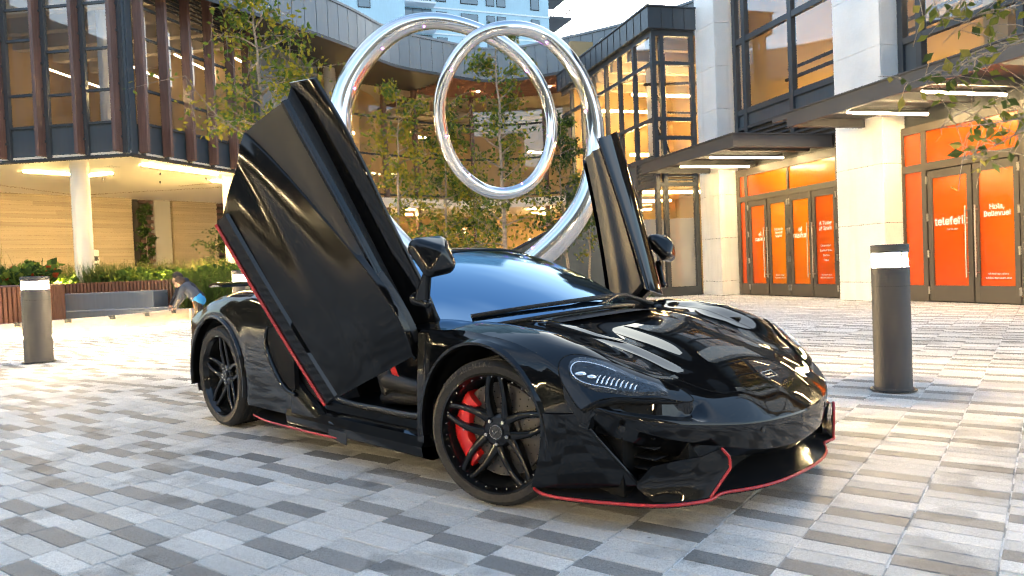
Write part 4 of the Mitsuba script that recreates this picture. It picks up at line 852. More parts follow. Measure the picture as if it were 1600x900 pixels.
A2, T2 = np.meshgrid(np.r_[-aa[::-1], aa[1:]], tt, indexing='ij')
XF = nose_x(np.abs(A2)); XB = -.62
X2 = XF + (XB - XF) * T2
Z2 = top(X2, A2)
LEA = np.array([.535, .60, .655, .741, .83, .895, .92]); LEX = PchipInterpolator(LEA, [.772, .752, .726, .667, .60, .556, .54])
def ledge(X, A, Z):
    a = np.abs(A); st = np.clip((X - LEX(np.clip(a, .535, .92)) - .002) / .006, 0, 1) * np.clip((a - .52) / .05, 0, 1)
    flat = nose_z(a) + np.maximum(nose_x(a) - X, 0) * .22
    return Z * (1 - st) + np.minimum(Z, flat) * st
def ridge(X, A):
    a = np.abs(A); c = .40 + .10 * (X < -9) + .06 * np.clip((.55 - X) / .7, 0, 1)
    w = np.clip((.66 - X) / .25, 0, 1) * np.clip((X + .30) / .2, 0, 1); d = a - c
    return w * .011 * np.where(d > 0, np.exp(-(d / .018) ** 2), np.exp(-(d / .07) ** 2))
Z2 = ledge(X2, A2, Z2) + ridge(X2, A2)
Z2[:, 0] = nose_z(np.abs(A2[:, 0]))
hood_mesh = grid(np.stack([X2, A2, Z2], -1))
zl = PchipInterpolator([0, .2, .47, .655, .78, .85, .90], [.24, .25, .298, .344, .393, .44, .47])
z2_ = PchipInterpolator([0, .2, .4, .556, .655, .76, .83, .90], [.205, .222, .243, .252, .276, .325, .355, .385])
AR, AXC, AZC = .388, -.03, .322
def lip(x):
    d = AR ** 2 - (x - AXC) ** 2
    arch = AZC + math.sqrt(d) if d > 0 else 0
    if x > AXC: return max(arch, .43 - .10 * max(0, x - .36))
    return max(arch, .20)
rows = []
for a in np.linspace(0, .90, 40):
    x, z = float(nose_x(a)), float(nose_z(a)); g = float(nose_x.derivative()(a)); n = np.array([1, -g]); n /= np.linalg.norm(n)
    P = lambda o, zz: (x + n[0] * o, a + n[1] * o, zz)
    e = (z - float(zl(a)))
    rows.append([P(0, z), P(.006, z - .012 * min(1, e * 20)), P(.004, z - e * .4), P(-.006, float(zl(a)) + .004), P(-.014, float(zl(a)) - .002), P(-.05, float(z2_(a))), P(-.25, float(z2_(a)) + .02)])
for x in np.r_[np.linspace(.545, -.40, 70), np.linspace(-.41, -.47, 5)]:
    z = float(top(x, .90)); l = lip(x); b = max(z - l, .02)
    k = min(1., max(0, (.56 - x) / .25))
    rows.append([(x, .90, z), (x, .90 + .022 * (.4 + .6 * k), z - .018), (x, .90 + .040 * (.3 + .7 * k), z - b * .45), (x, .90 + .052 * (.2 + .8 * k), l + b * .14), (x, .90 + .055 * (.2 + .8 * k), l), (x, .90 + .02 * k, l - .004), (x, .74, l - .004)])
sk = np.array(rows); skm = grid(sk)
skirt_r = mirror(skm); skirt_l = skm
fbm_ = cat([hood_mesh, skirt_l, skirt_r]); fbm_.merge_vertices(digits_vertex=5)
cput('front_body', fbm_, 'car_paint', 38)
# flare lips round the front arches
def arch_lip(cx, cz, r, a0, a1, y, w=.03, t=.012, n=48):
    th = np.radians(np.linspace(a0, a1, n)); V = []
    for q in th:
        c, s = math.cos(q), math.sin(q)
        V.append([(cx + c * (r + t + .012), -(y - .012), cz + s * (r + t + .012)), (cx + c * (r + t), -(y + .012), cz + s * (r + t)), (cx + c * r, -(y + .012), cz + s * r), (cx + c * (r - .006), -(y), cz + s * (r - .006)), (cx + c * r, -(y - .09), cz + s * r)])
    return grid(np.array(V))
fl = arch_lip(AXC, AZC, .386, -8, 189, .952)
cput('arch_lip', fl, 'car_paint', 30); cput('arch_lip', mirror(fl), 'car_paint', 30)
# inner core, wheel wells, floor
core = cat([box(-.40, .80, -.62, .62, .13, .36), box(.36, .62, -.80, .80, .13, .40), box(-3.2, -.4, -.70, .70, .12, .24), box(-.62, .3, -.60, .60, .36, .64)])
cput('underbody', core, 'hole')
well = cat([grid(np.array([[(AXC + math.cos(q) * .384, y, AZC + math.sin(q) * .384) for y in (-.93, -.62)] for q in np.radians(np.linspace(-12, 192, 40))])), box(-.42, .36, -.64, -.62, .12, .70)])
cput('wheel_well', well, 'hole', 30); cput('wheel_well', mirror(well), 'hole', 30)
# corner panels in front of the front wheels
def corner():
    re = np.array([(.335, .957, .455), (.33, .957, .33), (.295, .95, .22), (.25, .935, .135)]); fe = np.array([(.500, .925, .468), (.56, .875, .37), (.615, .815, .27), (.665, .755, .175)])
    G = []
    for t in np.linspace(0, 1, 14):
        P = re * (1 - t) + fe * t; bul = np.array([.010, .012, 0]) * (4 * t * (1 - t)) * np.array([1, 1.6, 0]); G.append(P + bul)
    G = np.array(G); u = np.linspace(0, 3, 14); return CubicSpline(np.arange(4), G, axis=1)(u)
cg = corner(); cp_ = shell(cg * [1, -1, 1], np.array([-.02, .05, 0]))
cput('corner_panel', cp_, 'car_paint', 40); cput('corner_panel', mirror(cp_), 'car_paint', 40)
stz = np.array([(.497, -.926, .475), (.56, -.878, .372), (.615, -.818, .272), (.668, -.756, .172)])
stk = tube(spline(stz, 24), .0075, 8)
cput('intake_strake', stk, 'car_paint', True); cput('intake_strake', mirror(stk), 'car_paint', True)
# splitter
LIP = np.array([(.23, .895), (.281, .922), (.463, .903), (.651, .824), (.773, .747), (.845, .645), (.868, .58), (.862, .50), (.90, .41), (.952, .28), (.976, .14), (.982, 0)])
lc = spline(LIP, 60); lc[-1, 1] = 0
hl = np.r_[lc, (lc * [1, -1])[::-1][1:]]
spl = []
for (x, y) in hl:
    n = np.array([x - .1, y]); n /= np.linalg.norm(n)
    spl.append([(x - n[0] * .02, y - n[1] * .02, .104), (x, y, .110), (x, y, .122), (x - n[0] * .05, y - n[1] * .05, .130), (x - n[0] * .14, y - n[1] * .11, .158), (x - n[0] * .24, y - n[1] * .17, .215)])
cput('splitter', grid(np.array(spl)), 'car_carbon', 40)
cput('splitter_floor', extrude(hl * .985, .006, tr(0, 0, .100)), 'car_matte')
cput('splitter_trim', tube(np.c_[hl + np.sign(hl) * 0, np.full(len(hl), .117)], .0068, 8), 'car_red', True)
# canard end plates
def poly_pts(P, n):
    P = np.asarray(P, float); d = np.r_[0, np.cumsum(np.linalg.norm(np.diff(P, axis=0), axis=1))]
    return np.stack([np.interp(np.linspace(0, d[-1], n), d, P[:, k]) for k in range(3)], 1)
lowc = poly_pts([(.690, -.812, .185), (.735, -.775, .130), (.80, -.69, .122), (.868, -.585, .126)], 30); upc = poly_pts([(.692, -.812, .205), (.728, -.772, .262), (.80, -.69, .281), (.852, -.612, .287), (.893, -.535, .310)], 30)
G = []
for i in range(30):
    u = i / 29.; G.append([lowc[i] * (1 - v) + upc[i] * v + np.array([.026, .060, 0]) * np.interp(v, [0, .55, .8, 1], [0, 1, .72, 0]) * max(0, (u - .72) / .28) ** 1.5 + np.array([-.010, .014, 0]) * math.sin(math.pi * v) * math.sin(math.pi * u) for v in np.linspace(0, 1, 17)])
G = np.array(G); cn = shell(G, np.array([-.006, .007, 0]))
cpts = G[-1][::-1]
cput('canard', cn, 'car_paint', 40); cput('canard', mirror(cn), 'car_paint', 40)
ct_ = tube(cpts, .006, 8); cput('canard_trim', ct_, 'car_red', True); cput('canard_trim', mirror(ct_), 'car_red', True)
# parking sensors, badge
for (x, y, z) in ((.652, -.842, .412), (.945, -.300, .345)):
    for s in (1, -1):
        n = np.array([1, .9 * np.sign(y) if abs(y) > .5 else .1 * np.sign(y), 0]); n /= np.linalg.norm(n); n[1] *= s
        p = np.array([x, y * s, z]); cput('parking_sensor', tube([p - n * .02, p + n * .006], .012, 14), 'car_black', 40)
def on_top(x, y, o=.002): return np.array([x, y, float(top(x, abs(y)) + ridge(np.float64(x), np.float64(y))) + o])
bd = []
for (x, y) in ((.800, -.020), (.800, .075), (.832, .075), (.832, -.020)): bd.append(on_top(x, y, .004))
cput('badge', tube(bd, .0028, 6, closed=True), 'bolt')
cput('badge', trimesh.Trimesh([on_top(.812, -.008, .004), on_top(.812, .060, .004), on_top(.820, .055, .004), on_top(.820, -.008, .004)], [[0, 1, 2], [0, 2, 3]]), 'bolt')
# hood shut line: fine dark groove
sl = [(.10, .64), (.315, .60), (.484, .575), (.576, .545), (.70, .48), (.769, .42), (.829, .294), (.868, .12), (.876, 0)]
sc = spline(sl, 60); sc = np.r_[sc, (sc * [1, -1])[::-1][1:]]
cput('bonnet_gap', tube(np.array([on_top(x, y, -.0008) for x, y in sc]), .0022, 5), 'hole')
g2 = np.array([on_top(x, y, -.0008) for x, y in spline([(.10, .64), (0, .65), (-.2, .67)], 30)])
cput('bonnet_gap', tube(g2, .0022, 5), 'hole'); cput('bonnet_gap', tube(g2 * [1, -1, 1], .0022, 5), 'hole')
# bonnet ducts: dark slots behind a blade
for s in (-1, 1):
    q = spline([(.36, .40 * s), (.22, .455 * s), (.05, .47 * s), (-.05, .46 * s)], 24)
    cput('bonnet_vent', tube(np.array([on_top(x, y, -.004) for x, y in q]), np.interp(np.linspace(0, 1, 24), [0, .5, 1], [.004, .014, .02]), 8), 'hole', True)
# headlights
HO = [(.383, .858), (.405, .819), (.47, .762), (.56, .673), (.647, .615), (.716, .557), (.772, .535), (.726, .655), (.667, .741), (.60, .83), (.56, .895), (.545, .925), (.50, .935), (.459, .929), (.408, .912), (.388, .89)]
HI = [(.444, .896), (.428, .86), (.442, .829), (.479, .794), (.548, .741), (.633, .690), (.722, .634), (.664, .737), (.601, .812), (.527, .876), (.49, .896)]
def patch(outline, off, n=70, inset=None):
    poly = Polygon(spline(outline, n, closed=True)).buffer(0)
    b = poly.exterior.segmentize(.012)
    pts = [c for c in b.coords][:-1]
    x0, y0, x1, y1 = poly.bounds
    inn_ = poly.buffer(-.006)
    for x in np.arange(x0, x1, .014):
        for y in np.arange(y0, y1, .014):
            if inn_.contains(Point(x, y)): pts.append((x, y))
    pts = np.array(pts)
    from scipy.spatial import Delaunay
    tri = Delaunay(pts).simplices
    cen = pts[tri].mean(1); keep = np.array([poly.buffer(1e-4).contains(Point(*c)) for c in cen])
    tri = tri[keep]
    z = surf(pts[:, 0], pts[:, 1]) + off
    m = trimesh.Trimesh(np.c_[pts, z], tri, process=False)
    f = m.face_normals[:, 2] < 0; m.faces[f] = m.faces[f][:, ::-1]
    nb = len(b.coords) - 1
    P = np.c_[pts[:nb], z[:nb]]; P = np.vstack([P, P[:1]])
    side = grid(np.stack([P, P - [0, 0, .05]], 1))
    return cat([m, side])
def surf(x, a):
    """body surface incl. the roll-over beyond a = .9"""
    z = top(x, np.minimum(a, .90)); return z - np.maximum(0, a - .90) * 1.6
for s in (1, -1):
    S = np.diag([1., s, 1, 1])
    h = thing_part = nxt(f'{CAR}__headlight')
    scene[h] = mikit.ply(xf(patch(HO, .009), CM @ S), 'car_paint', 35)
    cput('lamp_pan', patch(HI, .0105), 'hole', 35, S, parent=h)
    cput('lens', patch(HI, .026), 'car_lens', 35, S, parent=h)
    for i, (x, a, r) in enumerate(((.478, .866, .025), (.512, .842, .022))):
        p = np.array([x, a * s, float(surf(x, a)) + .013]); cput('projector', xf(trimesh.creation.icosphere(subdivisions=2, radius=1), frame(p, (r, 0, 0), (0, r, 0), (0, 0, .010))), 'led_silver', True, parent=h)
    for i, t in enumerate(np.linspace(0, 1, 9)):
        x = .535 + t * .105; a = .825 - t * .095; L = .036 * (1 - .5 * t); z = float(surf(x, a)) + .014
        cput('led_fin', tube([(x - L * .3, (a - L) * s, z + L * .35), (x, a * s, z + .004), (x + L * .3, (a + L * .8) * s, z - L * .35)], .0040, 6), 'led_silver', True, parent=h)
    P = np.array([np.array([x, a * s, float(surf(x, a)) + .016]) for x, a in spline([(.60, .80), (.53, .862), (.478, .893), (.445, .885), (.437, .855), (.455, .828), (.50, .790), (.56, .745)], 50)])
    cput('light_guide', tube(P, .0028, 6), 'led_silver', True, parent=h)
    E = spline([(*q, 0) for q in HO], 120, closed=True); E[:, 2] = surf(E[:, 0], E[:, 1]) + .0075; E[:, 1] *= s
    cput('seam', tube(E, .0028, 5, closed=True), 'hole', parent=h)
    LE_ = spline([(.772, .535), (.726, .655), (.667, .741), (.60, .83), (.556, .895), (.53, .925)], 40); LE_ = np.c_[LE_[:, 0] + .004, (LE_[:, 1] + .004) * s, surf(LE_[:, 0] + .004, LE_[:, 1] + .004)]
    cput('under_slot', tube(LE_, np.interp(np.linspace(0, 1, 40), [0, .3, .85, 1], [.002, .008, .014, .010]), 8), 'hole', True, parent=h)
# ---- windscreen, pillars, roof
def ws_base(a): return np.array([-.03 - .95 * a ** 2, a, .800 - .085 * a ** 2 / .5])
def ws_head(a): return np.array([-1.00 - .42 * a ** 2, a, 1.128 - .17 * a ** 2])
WSB, WSH = .72, .56
V = []
for q in np.linspace(-1, 1, 33):
    b = ws_base(abs(q) * WSB); h = ws_head(abs(q) * WSH); sgn = np.sign(q)
    b[1] *= sgn; h[1] *= sgn
    V.append([b + (h - b) * t + np.array([.02, 0, .055]) * 4 * t * (1 - t) * .8 for t in np.linspace(0, 1, 20)])
V = np.array(V)
cput('windscreen', grid(V), 'car_glass', True)
for col, s in ((0, -1), (-1, 1)):
    e = V[col]; pil = []
    for p in e: pil.append([p + [.012, -s * .035, .006], p + [0, 0, .010], p + [-.02, s * .03, -.002], p + [-.03, s * .045, -.03]])
    cput('screen_pillar', grid(np.array(pil)), 'car_paint', 40)
    cput('screen_seal', tube(e + [.004, -s * .038, .006], .006, 6), 'car_matte', True)
cput('screen_seal', tube(V[:, -1] + [0, 0, .003], .007, 6), 'car_matte', True)
cput('screen_seal', tube(V[:, 0] + [.004, 0, .0], .011, 6), 'car_matte', True)
# roof and engine deck
R = []
for q in np.linspace(-1, 1, 25):
    col = []
    a = abs(q)
    for x, z0, w, dz in ((-1.0, 1.131, .56, .052), (-1.2, 1.152, .55, .06), (-1.45, 1.155, .53, .06), (-1.7, 1.135, .50, .06), (-2.0, 1.09, .47, .06), (-2.4, 1.01, .43, .06), (-2.8, .945, .40, .05)):
        xx = x - .42 * (a * w) ** 2 if x > -1.1 else x - .1 * (a * w) ** 2
        col.append((xx, q * w, z0 - dz * a ** 2.2))
    R.append(CubicSpline(np.arange(7), np.array(col))(np.linspace(0, 6, 30)))
R = np.array(R); cput('roof', grid(R), 'car_paint', True)
side = np.stack([R[0], R[0] + [0, -.02, -.03], R[0] + [0, -.05, -.10], R[0] * [1, 1, 0] + [0, -.10, .75]], 1)[8:]
rs = grid(side); cput('roof_side', cat([rs, mirror(rs)]), 'car_glass', 40)
# wipers
def wp(pts, r): return tube(np.array(pts), r, 8)
def onws(q, t, o=.012):
    """point on the windscreen, q across -1..1, t up 0..1"""
    b = ws_base(abs(q) * WSB); h = ws_head(abs(q) * WSH); b[1] *= np.sign(q); h[1] *= np.sign(q)
    return b + (h - b) * t + np.array([.02, 0, .055]) * 4 * t * (1 - t) * .8 + np.array([.004, 0, o])
w = nxt(f'{CAR}__wiper'); labels[w] = {'label': 'black windscreen wiper lying along the foot of the windscreen'}
cput('arm', wp([on_top(-.06, .42, .03), onws(.35, .035, .035), onws(.05, .05, .03), onws(-.35, .055, .026)], [.013, .012, .010, .008]), 'car_matte', True, parent=w)
cput('blade', wp([onws(q, .075 - .02 * (1 - abs(q)), .018) for q in np.linspace(.10, -.86, 16)], .011), 'car_matte', True, parent=w)
w = nxt(f'{CAR}__wiper')
cput('arm', wp([on_top(-.07, -.05, .03), onws(.15, .04, .032), onws(.5, .05, .024)], [.012, .010, .007]), 'car_matte', True, parent=w)
cput('blade', wp([onws(q, .06, .018) for q in np.linspace(.0, .9, 12)], .009), 'car_matte', True, parent=w)
cput('cowl_panel', grid(np.array([[ws_base(abs(q)) * [1, np.sign(q) or 1, 1] + [.13, 0, -.022], ws_base(abs(q)) * [1, np.sign(q) or 1, 1] + [-.05, 0, -.02]] for q in np.linspace(-.66, .66, 21)])), 'car_matte', True)
# ---- rear body
rc = [(-1.7, .0, .93), (-2.2, 0, .95), (-2.8, 0, .93), (-3.3, 0, .86), (-3.5, 0, .80)]
rc += [(-1.62, .86, .80), (-1.8, .86, .88), (-2.0, .86, .918), (-2.25, .86, .925), (-2.5, .86, .915), (-2.75, .85, .885), (-3.0, .83, .835), (-3.2, .80, .79), (-3.42, .76, .74)]
rc += [(-1.8, .55, .90), (-2.2, .55, .89), (-2.7, .55, .86), (-3.2, .5, .81)]
rc += [(-1.62, .93, .76), (-2.0, .93, .872), (-2.3, .93, .888), (-2.6, .93, .872), (-2.9, .92, .80), (-3.15, .90, .73)]
rc = np.array(rc); rf = np.vstack([rc, rc[rc[:, 1] > 0] * [1, -1, 1]])
_rt = RBFInterpolator(rf[:, :2], rf[:, 2], kernel='thin_plate_spline', smoothing=2e-5)
rear_x = PchipInterpolator([0, .4, .7, .82, .93], [-3.47, -3.45, -3.38, -3.28, -3.08])
ra = np.r_[np.linspace(0, .6, 10), np.linspace(.66, .93, 12)]
A3, T3 = np.meshgrid(np.r_[-ra[::-1], ra[1:]], np.linspace(0, 1, 46), indexing='ij')
X3 = -1.62 + (rear_x(np.abs(A3)) + 1.62) * T3
Z3 = _rt(np.c_[X3.ravel(), A3.ravel()]).reshape(X3.shape)
RAR, RXC, RZC = .405, -2.67, .345
def rlip(x):
    d = RAR ** 2 - (x - RXC) ** 2
    return max(RZC + math.sqrt(d) if d > 0 else 0, .20 if x > RXC else .42)
rows = []
for x in np.r_[np.linspace(-1.62, -2.24, 22), np.linspace(-2.265, -3.08, 60)]:
    z = float(_rt([[x, .93]])[0]); l = rlip(x); b = z - l; k = 1 - min(1, max(0, (-1.9 - x) / .0001)) 
    w = .022
    rows.append([(x, .93, z), (x, .93 + w * .7, z - .03), (x, .93 + w * .6, z - min(b * .42, .17)), (x, .93 + w * 1.2, z - min(b * .6, .27)), (x, .93 + w * 1.0, l + b * .1), (x, .93 + w * .8, l), (x, .72, l)])
for a in np.linspace(.93, 0, 24)[1:]:
    x = float(rear_x(a)); z = float(_rt([[x, a]])[0])
    rows.append([(x, a, z), (x - .02, a, z - .03), (x - .01, a, z - .1), (x + .01, a, z - .16), (x + .03, a, .45), (x + .05, a, .42), (x + .3, a * .8, .40)])
rsk = grid(np.array(rows))
rb = cat([grid(np.stack([X3, A3, Z3], -1)), rsk, mirror(rsk)]); rb.merge_vertices(digits_vertex=5)
cput('rear_body', rb, 'car_paint', 38)
rl = arch_lip(RXC, RZC, .402, -14, 192, .955); cput('arch_lip', rl, 'car_paint', 30); cput('arch_lip', mirror(rl), 'car_paint', 30)
rwell = cat([grid(np.array([[(RXC + math.cos(q) * .40, y, RZC + math.sin(q) * .40) for y in (-.93, -.58)] for q in np.radians(np.linspace(-20, 200, 40))])), box(-3.1, -2.26, -.60, -.58, .12, .74)])
cput('wheel_well', cat([rwell, mirror(rwell), box(-3.3, -3.0, -.7, .7, .2, .7), box(-2.25, -1.75, -.66, .66, .2, .80)]), 'car_matte', 30)
# side intake: dark hollow framed by a brass-lit blade
iv = np.array([(-1.90, .957, .715), (-1.93, .958, .64), (-1.88, .960, .52), (-1.79, .962, .42), (-1.68, .962, .345), (-1.60, .960, .33)])
for s in (-1, 1):
    cput('intake_blade', tube(spline(iv * [1, s, 1], 40), np.interp(np.linspace(0, 1, 40), [0, .5, 1], [.008, .02, .012]), 10), 'car_paint', True)
    cput('intake_mouth', xf(extrude([(-1.88, .71), (-1.905, .64), (-1.86, .52), (-1.77, .42), (-1.66, .36), (-1.60, .36), (-1.60, .74)], .03, frame((0, .93 if s > 0 else -.96, 0), (1, 0, 0), (0, 0, 1), (0, -1, 0)) @ tr(0, 0, -.03 if s > 0 else -.03)), np.eye(4)), 'hole')
# side skirts
for s in (-1, 1):
    q = spline([(-2.20, .93), (-2.0, .965), (-1.7, .975), (-1.42, .97), (-1.18, .955)], 30)
    V = np.array([[(x, s * .80, .16), (x, s * (y - .03), .148), (x, s * y, .142), (x, s * y, .132), (x, s * .80, .13)] for x, y in q])
    cput('side_skirt', grid(V), 'car_carbon', 30)
    cput('skirt_trim', tube(np.array([(x, s * (y + .002), .137) for x, y in q]), .006, 8), 'car_red', True)
    cput('skirt_winglet', xf(cbox(-.09, .09, -.006, .006, -.045, .045, .004), tr(-1.17, s * .955, .165) @ ry(.12)), 'car_carbon')
for s in (-1, 1):
    Q = poly_pts([(-1.66, 0, .44), (-1.56, 0, .36), (-1.42, 0, .285), (-1.28, 0, .235), (-1.13, 0, .20)], 24); B = poly_pts([(-1.66, 0, .185), (-1.5, 0, .175), (-1.35, 0, .168), (-1.25, 0, .163), (-1.12, 0, .158)], 24)
    V = np.array([[(b[0] * (1 - v) + q[0] * v, s * (.968 - .012 * (1 - v) - .03 * v * v), b[2] * (1 - v) + q[2] * v) for v in np.linspace(0, 1, 8)] for q, b in zip(Q, B)])
    cput('quarter_panel', shell(V, np.array([0, -s * .03, 0])), 'car_paint', 40)
    for k in range(5): cput('intake_fin', cbox(.50, .72, s * .66 - .07, s * .66 + .07, .19 + k * .042, .196 + k * .042, .002), 'car_black')
    for k in range(7): cput('intake_mesh', tube([(.80 - .09 * abs(.1 * (k - 3)), s * (.08 + .06 * k), .15), (.78 - .09 * abs(.1 * (k - 3)), s * (.08 + .06 * k), .235)], .004, 5), 'car_black')
# sills and door openings
SP = [(.955, .150), (.965, .20), (.945, .245), (.90, .262), (.875, .30), (.84, .315), (.80, .305), (.79, .24), (.70, .22), (.70, .13), (.90, .125)]
for s in (-1, 1):
    V = np.array([[(x, s * y, z) for y, z in SP + SP[:1]] for x in np.linspace(-.43, -1.72, 12)])
    cput('sill', grid(V), 'car_paint', 30)
    E = spline([(-.52, .86, .70), (-.47, .86, .58), (-.46, .87, .45), (-.50, .875, .345), (-.62, .875, .315), (-.9, .875, .315), (-1.2, .875, .32), (-1.38, .875, .36), (-1.50, .87, .46), (-1.58, .86, .62), (-1.62, .84, .80)], 80)
    cput('door_seal', tube(E * [1, s, 1], .016, 8), 'car_black', True)
    cput('door_jamb', xf(extrude([(-1.62, .30), (-1.36, .30), (-1.42, .40), (-1.55, .60), (-1.62, .84), (-1.75, .84), (-1.75, .30)], .22, frame((0, -.90 if s < 0 else .68, 0), (1, 0, 0), (0, 0, 1), (0, -1, 0)) @ tr(0, 0, -.22)), np.eye(4)), 'car_black')
    cput('door_jamb', box(-.50, -.40, s * .66, s * .90, .22, .70), 'car_black')
# cabin
cput('cabin_floor', box(-1.75, -.3, -.70, .70, .20, .235), 'car_matte'); cput('cabin_wall', cat([box(-1.75, -1.70, -.7, .7, .2, 1.02), box(-.42, -.38, -.66, .66, .2, .72)]), 'car_matte')
cput('tunnel', cbox(-1.7, -.4, -.14, .14, .2, .50, .04), 'car_trim_grey')
cput('dashboard', cat([cbox(-.62, -.30, -.66, .66, .52, .74, .05)]), 'car_trim_grey')
def hull(pts): return m3.Manifold.batch_hull([m3.Manifold.sphere(r, 20).translate(p) for *p, r in pts])
for s in (-1, 1):
    st_ = nxt(f'{CAR}__seat')
    sq = lambda L: [(x, y * 1 + s * .37, z, r) for x, y, z, r in L]
    cput('cushion', hull(sq([(-.75, .2, .33, .04), (-.75, -.2, .33, .04), (-1.25, .2, .29, .04), (-1.25, -.2, .29, .04)])), 'car_trim_grey', 40, parent=st_)
    cput('backrest', hull(sq([(-1.22, .2, .34, .05), (-1.22, -.2, .34, .05), (-1.45, .18, .86, .05), (-1.45, -.18, .86, .05), (-1.5, .1, 1.0, .04), (-1.5, -.1, 1.0, .04)])), 'car_trim_grey', 40, parent=st_)
    for t in (-.22, .22):
        cput('bolster', hull(sq([(-.7, t, .36, .035), (-1.2, t, .40, .05)])) + hull(sq([(-1.2, t, .42, .05), (-1.4, t * .9, .85, .05)])), 'car_trim_grey', 40, parent=st_)
    bl = spline([(-1.42, s * .60, .90), (-1.30, s * .585, .72), (-1.16, s * .60, .52), (-1.05, s * .615, .36)], 20)
    cput('seat_belt', grid(np.stack([bl + [.03, 0, 0], bl - [.03, 0, 0]], 1)), 'belt_red', True, parent=st_)
swl = nxt(f'{CAR}__steering_wheel'); cput('rim', tube([(-.72 - .06 * math.sin(q), .37 + .175 * math.cos(q), .66 + .165 * math.sin(q)) for q in np.linspace(0, 2 * np.pi, 32, endpoint=False)], .015, 8, closed=True), 'car_black', True, parent=swl)
cput('boss', hull([(-.70, .37, .66, .06), (-.60, .37, .64, .04)]), 'car_black', 40, parent=swl)
# rear wing
wg = nxt(f'{CAR}__rear_wing')
cput('blade', np.array and shell(np.array([[(-3.50 + t * .24, y, .952 + .018 * math.sin(math.pi * t) - .0 * t) for t in np.linspace(0, 1, 10)] for y in np.linspace(-.62, .62, 12)]), np.array([0, 0, -.018])), 'car_paint', 40, parent=wg)
for y in (-.35, .35): cput('strut', box(-3.42, -3.34, y - .01, y + .01, .76, .945), 'car_black', parent=wg)
